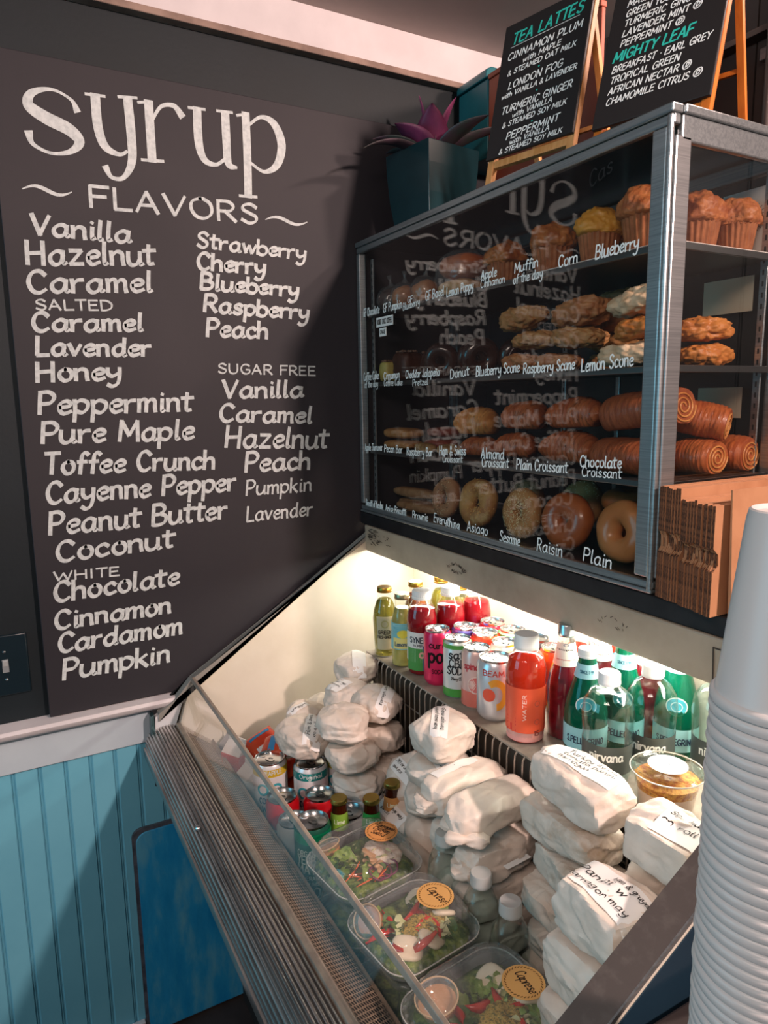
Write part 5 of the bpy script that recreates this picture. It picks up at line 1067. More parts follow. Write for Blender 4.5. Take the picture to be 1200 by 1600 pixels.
sandwich('wrapped sandwich sitting on the white coconut water cans', (0.345, -0.312, -0.398), (0.128, 0.118, 0.074), (0.05, 0.08, 0.3), 2.5, 14, (0.02, 0.012, 0.11, 0.035, 2.3), [('Ham & swiss', -0.04, 0.004, 0.03, 0.008), ('on a roll', -0.04, -0.008, 0.0, 0.007)])
sandwich('wrapped sandwich under the left pile next to the cooler wall', (0.130, -0.195, -0.520), (0.12, 0.11, 0.155), (0, 0, 0.2), 3.0, 141)
sandwich('wrapped sandwich hidden low in the middle of the left pile', (0.262, -0.165, -0.478), (0.12, 0.11, 0.235), (0, 0, 0.2), 3.4, 142)
# single stack in the middle
sandwich('wrapped sandwich with a centered label, alone beside the wire rack', (0.664, -0.182, -0.292), (0.112, 0.112, 0.074), (0.03, 0.05, 0.15), 2.9, 15, (-0.005, 0.0, 0.105, 0.030, 2.35), [('ham swiss panini', -0.04, 0.003, 0.035, 0.007), ('tarragon mayo', -0.04, -0.008, 0.03, 0.007)])
sandwich('wrapped sandwich directly under the one with the centered label', (0.658, -0.182, -0.356), (0.112, 0.108, 0.060), (0, 0, 0.4), 2.8, 16, (0.03, -0.03, 0.05, 0.025, -0.6), [('23', -0.012, -0.004, 0.012, 0.01)])
sandwich('wrapped sandwich third down under the centered label one', (0.640, -0.185, -0.415), (0.112, 0.108, 0.058), (0, 0, 0.9), 2.8, 17)
sandwich('bottom wrapped sandwich under the centered label one', (0.640, -0.185, -0.522), (0.112, 0.108, 0.150), (0, 0, 0.9), 3.0, 18)
sandwich('wrapped sandwich leaning on its side between the two stacks, label up', (0.540, -0.175, -0.435), (0.105, 0.10, 0.06), (0.5, 0.5, -0.5), 2.8, 19, (0, 0, 0.07, 0.028, 0.6), QN)
sandwich('wrapped sandwich low in the gap left of the rolls, label facing up', (0.560, -0.215, -0.505), (0.115, 0.11, 0.070), (0.6, 0.45, -0.6), 2.6, 20, (0, 0.01, 0.075, 0.030, 0.7), QN)
sandwich('crumpled wrapped sandwich behind the brown soda bottles', (0.665, -0.265, -0.535), (0.10, 0.11, 0.12), (0.1, 0.3, 0.3), 2.5, 22)
# long rolls
tl = lambda s_: [(-0.074 * s_, 0.004, -0.006, 0.045, -0.5, 0.055)]
sandwich('long wrapped roll with white label strip, left of the two rolls', (0.740, -0.188, -0.345), (0.165, 0.078, 0.070), (0.08, 0.02, 1.70), 3.0, 23, (-0.01, 0.016, 0.09, 0.020, 0.0), [('*', -0.004, -0.003, 0.004, 0.01)], tails=tl(1), name='wrapped_roll')
sandwich('long wrapped roll with a pointed paper end on top of the middle pile', (0.820, -0.188, -0.340), (0.170, 0.082, 0.074), (0.05, 0.02, 1.70), 3.0, 24, (0.0, 0.028, 0.12, 0.006, 0.0), None, tails=[(-0.080, -0.022, -0.012, 0.070, -0.75, 0.030), (-0.076, 0.012, -0.008, 0.04, 0.3, 0.05)], name='wrapped_roll')
sandwich('long wrapped roll second down in the middle pile', (0.824, -0.182, -0.412), (0.160, 0.080, 0.068), (0, 0, 1.66), 3.2, 25, (0.0, -0.04, 0.05, 0.010, 0.0), None, tails=tl(1), name='wrapped_roll')
sandwich('long wrapped roll third down in the middle pile', (0.820, -0.180, -0.480), (0.160, 0.080, 0.066), (0, 0, 1.62), 3.2, 26, tails=tl(0.95), name='wrapped_roll')
sandwich('long wrapped roll at the bottom of the middle pile', (0.820, -0.180, -0.555), (0.155, 0.080, 0.082), (0, 0, 1.68), 3.2, 27, name='wrapped_roll')
sandwich('wrapped roll low down under the left roll', (0.738, -0.182, -0.418), (0.155, 0.076, 0.070), (0, 0, 1.66), 3.0, 28, name='wrapped_roll')
sandwich('wrapped roll on the deck under the left rolls', (0.735, -0.180, -0.526), (0.155, 0.076, 0.138), (0, 0, 1.66), 3.2, 29, name='wrapped_roll')
# big stack on the right
zz = -0.200; k = 0
for (lb, h_, dx, rz, sd, mt_, pp, tp) in (('largest bright wrapped sandwich with handwritten label, top of the tall right stack', 0.072, 0, -0.12, 31, M_pap, 3.2, 1),
        ('wrapped sandwich with brown filling showing, second in the tall right stack', 0.062, -0.012, -0.10, 32, M_papg, 4.0, 0), ('wrapped sandwich with dark filling specks, third in the tall right stack', 0.060, 0.002, -0.14, 33, M_papg, 4.0, 0),
        ('wrapped sandwich fourth in the tall right stack', 0.058, -0.006, -0.08, 34, M_papg, 4.0, 0), ('wrapped sandwich fifth in the tall right stack', 0.058, 0.004, -0.12, 35, M_papg, 4.0, 0), ('wrapped sandwich at the bottom of the tall right stack', 0.096, -0.004, -0.1, 36, M_papg, 4.0, 0)):
    sandwich(lb, (0.974 + dx, -0.166, zz - h_ / 2), (0.158, 0.094, h_ + 0.002), (0, 0, rz * 0.3), pp, sd, (0.0, 0.006, 0.115, 0.042, 0.12) if tp else None, [('Turkey swiss', -0.035, 0.009, 0.045, 0.008), ('tomato panini', -0.035, -0.002, 0.05, 0.008), ('tarragon', -0.035, -0.013, 0.015, 0.008)] if tp else None, mt_)
    zz -= h_
# boxy ones at the far right
sandwich('boxy wrapped sandwich with handwriting beside the white cup stack', (1.120, -0.163, -0.236), (0.112, 0.092, 0.072), (0, 0, 0.05), 4.5, 41, (0.012, 0.0, 0.055, 0.056, 0.1), [('Sc.. ham', -0.022, 0.010, 0.022, 0.009), ('on roll', -0.025, -0.006, 0.018, 0.009)])
for k in range(4): sandwich('boxy wrapped sandwich, %s below the one beside the cup stack' % ('first', 'second', 'third', 'fourth')[k], (1.118, -0.163, -0.309 - 0.0725 * k), (0.112, 0.092, 0.071), (0, 0, 0.03), 4.5, 42 + k)
sandwich('boxy wrapped panini with handwritten label, nearest the dark steel edge', (1.114, -0.262, -0.288), (0.122, 0.096, 0.076), (0, 0, 0.03), 4.2, 51, (0.004, 0.0, 0.105, 0.050, -0.1), [('Ham & gruyere', -0.008, 0.012, 0.048, 0.007), ('Panini w', -0.048, -0.002, 0.020, 0.010), ('tarragon may', -0.048, -0.018, 0.040, 0.008)])
sandwich('boxy wrapped panini directly under the labelled panini', (1.110, -0.264, -0.366), (0.126, 0.098, 0.078), (0, 0, -0.02), 4.2, 52)
sandwich('boxy wrapped panini third in the front right stack', (1.108, -0.264, -0.445), (0.128, 0.098, 0.078), (0, 0, 0.04), 4.2, 53)
sandwich('boxy wrapped panini at the bottom of the front right stack', (1.108, -0.264, -0.541), (0.128, 0.098, 0.112), (0, 0, 0.0), 4.2, 54)

# ================================================================ CANS AND BOTTLES IN FRONT
CW = pbr('coconut_water_can', '#e6e3e4', 0.28, 0.25, coat=0.3)
def coconut(label, x, y, top, txt, hh=0.150):
    t = can(label, x, y, D0, 0.0355, hh, CW, [(0.82, 0.93, top)], [(txt, 0.855, 0.05, 0.009, '#e8f0ee'), ('COCONUT', 0.44, 0.052, 0.012, '#1d5a80'), ('WATER', 0.32, 0.040, 0.012, '#1d5a80')])
    a_ = facing(x, y)
    for du in (-0.017, 0.012): disk(t, 0.0361, a_, hh * 0.64, 0.013, P_('#3aa5b4'), hole=0.62, du=du); 
    lab_text(t, '2', 0.0362, a_ - 0.05, hh * 0.55, 0.008, 0.010, 0.001, P_('#1d7f9a'))
    return t
coconut('white coconut water can with yellow pineapple band, front left', 0.306, -0.374, '#dcb92e', 'PINEAPPLE')
coconut('white coconut water can with teal band under the wrapped sandwich', 0.362, -0.306, '#1f8f8c', 'Original')
coconut('white coconut water can with yellow band under the pile, behind the cola cans', 0.350, -0.232, '#d2bb3a', 'Mango')
RD = pbr('cola_can_red', '#c4141f', 0.25, 0.3, coat=0.4)
def cola(label, x, y):
    t = can(label, x, y, D0, 0.033, 0.120, RD); a_ = facing(x, y); f_ = cyl(0.0335, a_); mb = MB()
    n = 20; ribbon(mb, [(-0.04 + 0.08 * i / n, 0.045 + 0.035 * i / n + 0.008 * math.sin(i / n * 7)) for i in range(n + 1)], [0.0016 + 0.0015 * math.sin(PI * i / n) for i in range(n + 1)], f_, var=0); mb.obj('white_wave', P_('#eee6e4'), t, smooth=False); return t
cola('red cola can between the coconut water and the brown bottles', 0.436, -0.318)
cola('red cola can nearest the small wrapped sandwich stack', 0.41, -0.243)
cola('red cola can seen through the cooler front glass', 0.405, -0.385)
can('pale seltzer can with a silver lid among the brown bottles', 0.475, -0.232, D0, 0.0325, 0.120, '#dcd6d6')
can('silver can with a large pull tab between the brown bottles', 0.503, -0.289, D0, 0.033, 0.110, '#cfd0d0')
can('silver lidded can behind the dark green tea can', 0.478, -0.39, D0, 0.0325, 0.112, '#b9bcbc')
t = can('tall dark green tea can seen through the front glass', 0.552, -0.383, D0, 0.033, 0.150, '#1d5c4a', [(0.80, 0.93, '#0f7f56')], [('ORGANIC', 0.66, 0.045, 0.010, '#cfdcd2', -0.25), ('YERBA', 0.56, 0.046, 0.015, '#cfdcd2', -0.25), ('MATE', 0.44, 0.046, 0.016, '#cfdcd2', -0.25), ('BEVERAGE', 0.36, 0.044, 0.007, '#cfdcd2', -0.25), ('LIGHTLY SWEET', 0.29, 0.044, 0.006, '#cfdcd2', -0.25), ('120', 0.14, 0.040, 0.018, '#cfdcd2', -0.25)])
AMB = pbr('amber_bottle_glass', '#4a1c08', 0.08, trans=0.4, ior=1.3, coat=0.5)
ap = [(0.024, 0), (0.026, 0.003), (0.0262, 0.07), (0.024, 0.090), (0.018, 0.115), (0.0150, 0.135), (0.0138, 0.160), (0.0148, 0.163), (0.0148, 0.168)]
M_bc = pbr('gold_crown_cap', '#a3924e', 0.3, 1.0)
for (x, y, c, lb) in ((0.548, -0.218, '#c98f52', 'brown soda bottle with gold crown cap and tan label, rearmost of three'), (0.574, -0.276, '#2f9a48', 'brown soda bottle with gold crown cap and green label, middle of three'), (0.545, -0.327, '#7ea63c', 'brown soda bottle with gold crown cap and lime label, front of three')):
    bottle(lb, x, y, D0, ap, 0.155, None, (0.0158, 0.162, 0.1705, M_bc), [(0.115, 0.145, P_(c), 1.4, 0), (0.02, 0.07, P_(c), 2.5, 0)], glass=AMB, texts=[('Lime', 0.128, 0.020, 0.008, P_('#e6efd8'), 0, 0)])
# clear water bottles standing behind the salads
wp = [(0.024, 0), (0.027, 0.004), (0.028, 0.03), (0.026, 0.045), (0.028, 0.06), (0.027, 0.13), (0.028, 0.148), (0.025, 0.170), (0.017, 0.188), (0.0138, 0.195), (0.0136, 0.200)]
CL = pbr('milky_cap_plastic', '#cfd2d0', 0.35, trans=0.35)
for (x, y, lb) in ((0.780, -0.254, 'clear water bottle with translucent cap behind the first salad'), (0.884, -0.262, 'clear water bottle with translucent cap between the salads and the rolls'), (0.950, -0.262, 'clear water bottle with translucent cap nearest the front salad')):
    bottle(lb, x, y, D0, wp, 0.182, WAT, (0.0158, 0.195, 0.213, CL), [(0.05, 0.11, pbr('clear_film_label', '#8f9a9a', 0.3), 1.6, 0)])
# snack bags and small cartons in the left corner
def pillow(label, loc, sx, sy, sz, rot, m, seed, stripes=()):
    t = thing('snack_bag', label, 'snack bag', loc, rot)
    b = MB(); n = 14; v = []; f = []
    for s_ in (1, -1):
        o = len(v)
        for j in range(n + 1):
            for i in range(n + 1):
                u, w_ = -1 + 2*i/n, -1 + 2*j/n; e = max(0, (1 - abs(u)**3)) * max(0, (1 - abs(w_)**4))
                v.append((u * sx / 2, w_ * sy / 2, s_ * (sz / 2 * e ** 0.6 + 0.002 * noise.noise(Vector((u * 3 + seed, w_ * 3, s_))) * e)))
        for j in range(n):
            for i in range(n):
                q = (o + j*(n+1)+i, o + j*(n+1)+i+1, o + (j+1)*(n+1)+i+1, o + (j+1)*(n+1)+i); f.append(q if s_ > 0 else tuple(reversed(q)))
    b.add(v, f).obj('bag', m, t, ang=0)
    bvh = BVHTree.FromPolygons([Vector(q) for q in v], f)
    for (u0, u1, c) in stripes:
        mb = MB(); pts = []
        for i in range(9):
            for u in (u0, (u0 + u1) / 2, u1): pts.append((u * sx / 2, (-0.9 + 1.8 * i / 8) * sy / 2))
        q = drape(bvh, pts, off=0.0006); mb.add(q, [(i*3+k, i*3+k+1, i*3+k+4, i*3+k+3) for i in range(8) for k in range(2)]).obj('printed_stripe', P_(c), t, ang=0)
    return t
FOIL = pbr('red_foil_bag', '#d03a24', 0.3, 0.2, c2='#e2542c', vs=14, bump=0.5, bs=40)
pillow('red and white snack bag lying in the left corner of the cooler', (0.200, -0.345, -0.478), 0.09, 0.07, 0.03, (0.35, 0.25, 0.2), FOIL, 1, ((0.1, 0.5, '#efe9e4'), (-0.7, -0.5, '#2f7fae')))
pillow('colorful snack bag behind the pineapple coconut water can', (0.262, -0.338, -0.452), 0.08, 0.07, 0.028, (0.3, -0.3, 0.9), FOIL, 2, ((-0.4, 0.0, '#3b8dc0'), (0.3, 0.5, '#efe9e4')))
pillow('small red snack bag beside the wrapped sandwich on the cans', (0.300, -0.232, -0.475), 0.07, 0.06, 0.026, (0.5, 0.3, 0.4), pbr('crimson_foil', '#c42032', 0.3, 0.3), 3)
pillow('snack bag with white panel low in the corner pile', (0.235, -0.32, -0.51), 0.10, 0.08, 0.04, (0.1, 0.1, 0.3), FOIL, 4, ((0.0, 0.4, '#f0ece8'),))
pillow('red snack bag on the deck under the corner pile', (0.225, -0.33, -0.562), 0.11, 0.09, 0.06, (0.0, 0.0, 0.5), FOIL, 5)
def carton(label, loc, sx, sy, sz, rz, c, top='#d9d4ce', txt='JUICE'):
    t = thing('drink_carton', label, 'carton', loc, (0, 0, rz))
    MB().box((-sx/2, -sy/2, 0), (sx/2, sy/2, sz)).obj('carton_body', pbr('carton_' + c.lstrip('#'), c, 0.45), t, bevel=0.002, smooth=False)
    MB().prism([(-sy/2 * 0.98, sz + 0.0003), (0, sz + sy * 0.42), (sy/2 * 0.98, sz + 0.0003)], -sx/2 * 0.98, sx/2 * 0.98, 0).obj('gable_top', pbr('carton_' + top.lstrip('#'), top, 0.45), t, smooth=False, fix=True, bevel=0.001)
    MB().box((-sx/2 * 0.96, -0.001, sz + sy * 0.40), (sx/2 * 0.96, 0.001, sz + sy * 0.40 + 0.010)).obj('gable_fin', pbr('carton_' + top.lstrip('#'), top, 0.45), t, smooth=False)
    letter(txt, -sx * 0.38, sz * 0.45, sx * 0.38, sz * 0.45, 0.010, 0.0008, lambda u, v: (u, -sy/2 - 0.0004, v), parent=t, mat=P_('#3a3530'), slant=0)
    return t
carton('red and white gable top carton standing against the left glass corner', (0.150, -0.395, D0), 0.055, 0.055, 0.100, 0.5, '#c93a2e', '#e6e0da', 'MILK')
carton('white drink carton with grey print behind the front glass', (0.245, -0.398, D0), 0.050, 0.046, 0.088, 0.1, '#e0dcd6', '#d9d4ce', 'JUICE')
carton('small dark carton in the far left corner of the cooler', (0.088, -0.390, D0), 0.045, 0.05, 0.085, 0.3, '#7d7a80', '#a8a6aa', 'MILK')

# ================================================================ SALAD BOXES
SCL = clear('clamshell_plastic', (0.97, 0.98, 0.98), 1.6, 0.06, bump=0.9, bs=38, haze=0.07)
M_tray = clear('clamshell_base_plastic', (0.86, 0.88, 0.88), 1.5, 0.06, haze=0.10)
M_kraft = pbr('kraft_sticker', '#d9a765', 0.6); M_kraft2 = pbr('orange_kraft_sticker', '#e09a5a', 0.6)
M_lf = [pbr('lettuce_%d' % i, c, 0.45, c2=d, vs=40, bump=0.4, bs=60) for i, (c, d) in enumerate((('#6b8a3a', '#8ba552'), ('#3d5c2a', '#56753a'), ('#b9c084', '#cfd3a4')))]
M_tom = pbr('tomato_flesh', '#c2281a', 0.2, c2='#d9492c', vs=22, coat=0.5); M_moz = pbr('mozzarella', '#e9dcc4', 0.4, c2='#dfcdb0', vs=12); M_chk = pbr('chicken_strip', '#cfa47c', 0.5, c2='#b88556', vs=40, bump=0.6)
M_oni = pbr('red_onion', '#7a2f52', 0.35); M_car = pbr('carrot_shred', '#e2672a', 0.45); M_pes = pbr('pesto_herbs', '#5a5a24', 0.6, c2='#c2a04a', c3='#2c3a16', vs=300, vf=(0.4, 0.55), bump=1.0, bs=200)
def rr(sx, sy, r, n=6, k=0.0): return [(x, y) for x, y in rounded_rect((-sx/2, -sy/2), (sx/2, sy/2), r, n)]
def loft(levels, close_top=True, close_bot=True, per=None):
    mb = MB(); v = []; f = []; n = None
    for (sx, sy, r, z, fl) in levels:
        p = rr(sx, sy, r, 9); n = len(p)
        for i, (x, y) in enumerate(p):
            k = 1 + fl * math.cos(i * PI)
            v.append((x * k, y * k, z))
    for L in range(len(levels) - 1):
        for i in range(n): f.append((L*n+i, L*n+(i+1)%n, (L+1)*n+(i+1)%n, (L+1)*n+i))
    if close_bot: f.append(tuple(reversed(range(n))))
    if close_top: f.append(tuple(range((len(levels)-1)*n, len(levels)*n)))
    return mb.add(v, f)
def leaf_mesh(L, W2, seed, curl=0.35):
    mb = MB(); v = []; f = []; nu, nv = 10, 6
    for i in range(nu + 1):
        s_ = i / nu; w_ = W2 * math.sin(PI * min(1, s_ * 0.9 + 0.08)) ** 0.7
        for j in range(nv + 1):
            q = -1 + 2 * j / nv
            v.append((s_ * L + 0.003 * math.sin(q * 6 + seed), q * w_ * (1 + 0.12 * math.sin(s_ * 22 + seed)), L * curl * s_ * (1 - s_) * 2 + 0.006 * math.sin(s_ * 9 + q * 5 + seed) * abs(q) + 0.006 * q * q))
    f = [(i*(nv+1)+j, i*(nv+1)+j+1, (i+1)*(nv+1)+j+1, (i+1)*(nv+1)+j) for i in range(nu) for j in range(nv)]
    return mb.add(v, f)
def salad(label, loc, sx, sy, h, rz, kind, seed, sticker=None, visible=True):
    t = thing('salad_box', label, 'salad box', loc, (0, 0, rz)); rs = random.Random(seed)
    hb = h * 0.48
    loft([(sx * 0.80, sy * 0.80, 0.02, 0, 0), (sx * 0.84, sy * 0.84, 0.025, 0.002, 0), (sx * 0.93, sy * 0.93, 0.03, hb - 0.003, 0.006), (sx, sy, 0.034, hb, 0.0), (sx, sy, 0.034, hb - 0.004, 0.0)], close_top=False).obj('box_base', M_tray, t, ang=35)
    lid = loft([(sx, sy, 0.034, hb + 0.0006, 0), (sx * 0.99, sy * 0.99, 0.034, hb + 0.003, 0.0), (sx * 0.92, sy * 0.92, 0.034, hb + 0.0035, 0.010), (sx * 0.86, sy * 0.86, 0.040, h - 0.008, 0.016), (sx * 0.80, sy * 0.80, 0.040, h - 0.002, 0.003), (sx * 0.72, sy * 0.72, 0.036, h, 0), (sx * 0.70, sy * 0.70, 0.036, h - 0.0015, 0)], close_bot=False)
    lid.obj('box_lid', SCL, t, ang=35)
    # toothed rim
    mb = MB(); pr = rr(sx * 0.985, sy * 0.985, 0.034, 9); pr2 = rr(sx * 0.93, sy * 0.93, 0.034, 9); n = len(pr)
    dense = []
    for i in range(n):
        a, b = Vector(pr[i]), Vector(pr[(i+1) % n]); k = max(1, int((b-a).length / 0.007))
        for q in range(k): dense.append(a.lerp(b, q / k))
    for i, p in enumerate(dense):
        if i % 2: continue
        c = p * 0.955; d_ = (p - c).normalized(); nn = Vector((-d_.y, d_.x)) * 0.0018
        mb.add([(p.x + nn.x, p.y + nn.y, hb + 0.0035), (p.x - nn.x, p.y - nn.y, hb + 0.0035), (c.x - nn.x, c.y - nn.y, hb + 0.010), (c.x + nn.x, c.y + nn.y, hb + 0.010), (p.x * 1.0 + nn.x, p.y + nn.y, hb + 0.009), (p.x - nn.x, p.y - nn.y, hb + 0.009)], [(0, 1, 5, 4), (4, 5, 2, 3), (1, 2, 5), (0, 4, 3)])
    o = mb.obj('rim_teeth', SCL, t, smooth=False); o['kind'] = 'stuff'
    mb2 = MB(); pp = [(x, y, hb + 0.0035) for x, y in rr(sx * 1.0, sy * 1.0, 0.034, 9)]; pp.append(pp[0]); mb2.tube(pp, 0.0009, 5); mb2.obj('rim_bead', pbr('pale_clear_rim', '#c9c6c0', 0.2), t)
    # contents
    loft([(sx * 0.76, sy * 0.76, 0.03, 0.003, 0), (sx * 0.86, sy * 0.86, 0.03, hb * 0.8, 0), (sx * 0.70, sy * 0.70, 0.03, hb * 0.98, 0.02)]).obj('greens_bed', pbr('mixed_greens', '#3c5a26', 0.5, c2='#8c9c4c', c3='#4a2a30', vs=55, vf=(0.40, 0.58), bump=1.0, bs=70, bd=0.006), t, ang=0)
    for k in range(20 if visible else 6):
        L = rs.uniform(0.028, 0.044); mb = leaf_mesh(L, rs.uniform(0.010, 0.020), rs.uniform(0, 9))
        o = mb.obj('lettuce_leaf', M_lf[k % 3], t, ang=0); ta = rs.uniform(0, 6.28); tr_ = rs.uniform(0.05, 0.20); o.location = (tr_ * math.cos(ta) * sx, tr_ * math.sin(ta) * sy, hb * rs.uniform(0.85, 1.10)); o.rotation_euler = (rs.uniform(-0.5, 0.5), rs.uniform(-0.1, 0.25), ta + rs.uniform(-0.9, 0.9))
    if not visible: return t
    def put(mb, nm, m, x, y, z, rot): o = mb.obj(nm, m, t, ang=0); o.location = (x * sx, y * sy, z); o.rotation_euler = rot; return o
    if kind == 'caprese':
        for k in range(9):
            a = k * 0.9; put(wedge(0.021 + 0.004 * (k % 2)), 'tomato_wedge', M_tom, 0.04 + 0.24 * math.cos(a) * (0.6 + 0.05 * k), -0.10 + 0.24 * math.sin(a), hb * 1.22, (rs.uniform(-0.5, 0.5), rs.uniform(-0.5, 0.5), a * 1.7))
        for k in range(4): put(blob(0.022, 0.018, 0.005, 3, 6, lambda q, p: 0.001 * fnoise(p, 60, k)), 'mozzarella_slice', M_moz, (-0.20, 0.22, 0.26, 0.06)[k], (0.22, -0.22, 0.02, 0.28)[k], hb * 1.16, (0.3, 0.2 * k, k))
        put(blob(0.019, 0.034, 0.004, 2.2, 18, lambda q, p: 0.006 * fnoise(p, 120, 4) + 0.003 * fnoise(p, 300, 4)), 'pesto_topping', M_pes, 0.10, 0.05, hb * 1.32, (0, 0.1, 0))
    else:
        for k in range(7): put(blob(0.022, 0.0045, 0.0035, 3, 6, lambda q, p: 0.0012 * fnoise(p, 80, k)), 'chicken_strip', M_chk, 0.05 + 0.03 * k, 0.05 + 0.02 * (k % 3), hb * 1.25 + 0.002 * (k % 2), (0, 0.2, 0.4 * k))
        for k in range(14): put(blob(0.016, 0.0014, 0.0012, 2, 3), 'carrot_shred', M_car, 0.22 + rs.uniform(-0.14, 0.14), -0.08 + rs.uniform(-0.2, 0.2), hb * 1.18, (rs.uniform(-0.4, 0.4), rs.uniform(-0.4, 0.4), rs.uniform(1.0, 2.2)))
        for k in range(3): put(torus(0.013, 0.0016, 20, 6), 'onion_ring', M_oni, 0.3, 0.12 - 0.08 * k, hb * 1.2, (0.4, 0.2, k))
        put(blob(0.034, 0.026, 0.008, 2.4, 12, lambda q, p: 0.005 * fnoise(p, 70, 4)), 'chicken_salad_scoop', pbr('chicken_salad', '#d8b8a0', 0.5, c2='#f0e2d2', c3='#8a5a5e', vs=90, bump=1.0, bs=120), 0.05, 0.20, hb * 1.25, (0, 0, 0))
    if sticker:
        lx, ly, r, m, txts, sr = sticker
        s_ = MB().lathe([(r, 0), (r, 0.0004), (0.0005, 0.0004)], 40, cap0=False).obj('sticker', m, t, smooth=False); s_.location = (lx * sx, ly * sy, h + 0.0006); s_.rotation_euler = (0, 0, sr)
        mb = MB()
        for (tx, u0, v0, u1, hh) in txts: letter(tx, u0 * r, v0 * r, u1 * r, v0 * r + 0.02 * r, hh * r, 0.0007, lambda u, v: (u, v, 0.0007), mb=mb, slant=0.25, jit=1.2)
        mb.obj('handwriting', BLACK_INK, s_, smooth=False)
        mb = MB()
        for k in range(34):
            a = 2 * PI * k / 34; R_0 = r * 0.88; ribbon(mb, [(R_0 * math.cos(a), R_0 * math.sin(a)), (R_0 * 0.93 * math.cos(a + 0.10), R_0 * 0.93 * math.sin(a + 0.10))], 0.0006, lambda u, v: (u, v, 0.0006), var=0)
        mb.obj('wreath_print', pbr('brown_print', '#6d4a22', 0.6), s_, smooth=False)
    return t
def wedge(L):
    mb = MB(); v = []; f = []; n = 10
    for i in range(n + 1):
        a = PI * i / n
        r = L * 0.45
        w_ = r * 0.75 * math.sin(a) ** 0.8
        x = -L + 2 * L * i / n
        v += [(x, -w_ * 0.9, 0.0), (x, 0, w_ * 0.9), (x, w_ * 0.9, 0.0), (x, 0, -w_ * 0.5)]
        v[-4] = (x, -w_ * 0.9, 0.004 * math.cos(a)); 
    for i in range(n):
        for j in range(4): f.append((i*4+j, (i+1)*4+j, (i+1)*4+(j+1)%4, i*4+(j+1)%4))
    return mb.add([(x, y + L * 0.35 * math.cos(x / L * 1.4), z) for x, y, z in v], f)
def sauce_cup(label, loc, R, h, col, rot=(0, 0, 0)):
    t = thing('dressing_cup', label, 'cup', loc, rot)
    MB().lathe([(R * 0.76, 0), (R * 0.96, h * 0.92), (R * 0.98, h * 0.93)], 32, cap1=False).obj('cup_wall', CUPC, t)
    MB().lathe([(R * 0.73, 0.0015), (R * 0.92, h * 0.70), (0.001, h * 0.72)], 32).obj('dressing', pbr('dressing_' + col.lstrip('#'), col, 0.3, c2='#e2a878', vs=14, coat=0.3), t)
    MB().lathe([(R * 0.98, h * 0.90), (R * 1.06, h * 0.93), (R * 1.05, h * 0.99), (R * 0.96, h), (R * 0.90, h * 0.94), (0.001, h * 0.94)], 36, cap0=False).obj('cup_lid', clear('frosted_lid', (0.95, 0.95, 0.94), 1.45, 0.1, haze=0.10), t)
    MB().tube([(R * 1.03 * math.cos(k / 32 * 2 * PI), R * 1.03 * math.sin(k / 32 * 2 * PI), h * 0.965) for k in range(33)], 0.0011, 6).obj('lid_rim', pbr('tan_clear_rim', '#d6b48e', 0.25), t)
    return t
SX, SY, SH_ = 0.146, 0.158, 0.070
st = lambda tx: (0.18, 0.30, 0.0265, M_kraft, tx, 0.4)
cap = [('Caprese', -0.62, -0.12, 0.68, 0.5)]
spots = ((0.688, -0.350, 0.14), (0.848, -0.354, 0.12), (1.020, -0.352, 0.10))
for lvl in range(1):
    for k, (x, y, rz) in enumerate(spots):
        salad('clear salad box on the deck, lower box under the %s' % ('chicken salad box', 'middle caprese box', 'front caprese box')[k], (x, y, D0), SX * 0.93, SY * 0.90, 0.104, rz, 'x', 60 + k, visible=False)
zb = D0 + 0.1056
salad('clear salad box with orange sticker for tarragon chicken salad, rearmost', (spots[0][0], spots[0][1], zb), SX, SY, SH_, spots[0][2], 'chicken', 71, (-0.02, 0.24, 0.027, M_kraft2, [('Tarragon', -0.62, 0.32, 0.62, 0.34), ('Chicken', -0.60, -0.06, 0.50, 0.34), ('Salad', -0.50, -0.46, 0.40, 0.34)], 0.35))
salad('clear salad box with tan caprese sticker, middle of three', (spots[1][0], spots[1][1], zb), SX, SY, SH_, spots[1][2], 'caprese', 72, (0.05, 0.22, 0.027, M_kraft, cap, 0.0))
salad('largest clear salad box with tan caprese sticker, nearest the camera', (spots[2][0], spots[2][1], zb), SX * 1.12, SY * 1.12, SH_, spots[2][2], 'caprese', 73, (0.10, 0.24, 0.0265, M_kraft, cap, -0.2))
sauce_cup('dressing cup inside the tarragon chicken salad box', (0.648, -0.388, zb + 0.026), 0.020, 0.028, '#cf8f5a', (0.2, -0.3, 0))
sauce_cup('orange dressing cup on its side in the middle caprese box', (0.812, -0.394, zb + 0.030), 0.021, 0.030, '#cf7f44', (0.9, 0.2, 0.3))
sauce_cup('round dressing cup with tan rim in the front caprese box', (0.984, -0.398, zb + 0.028), 0.026, 0.030, '#c98a50', (0.2, 0, 0))

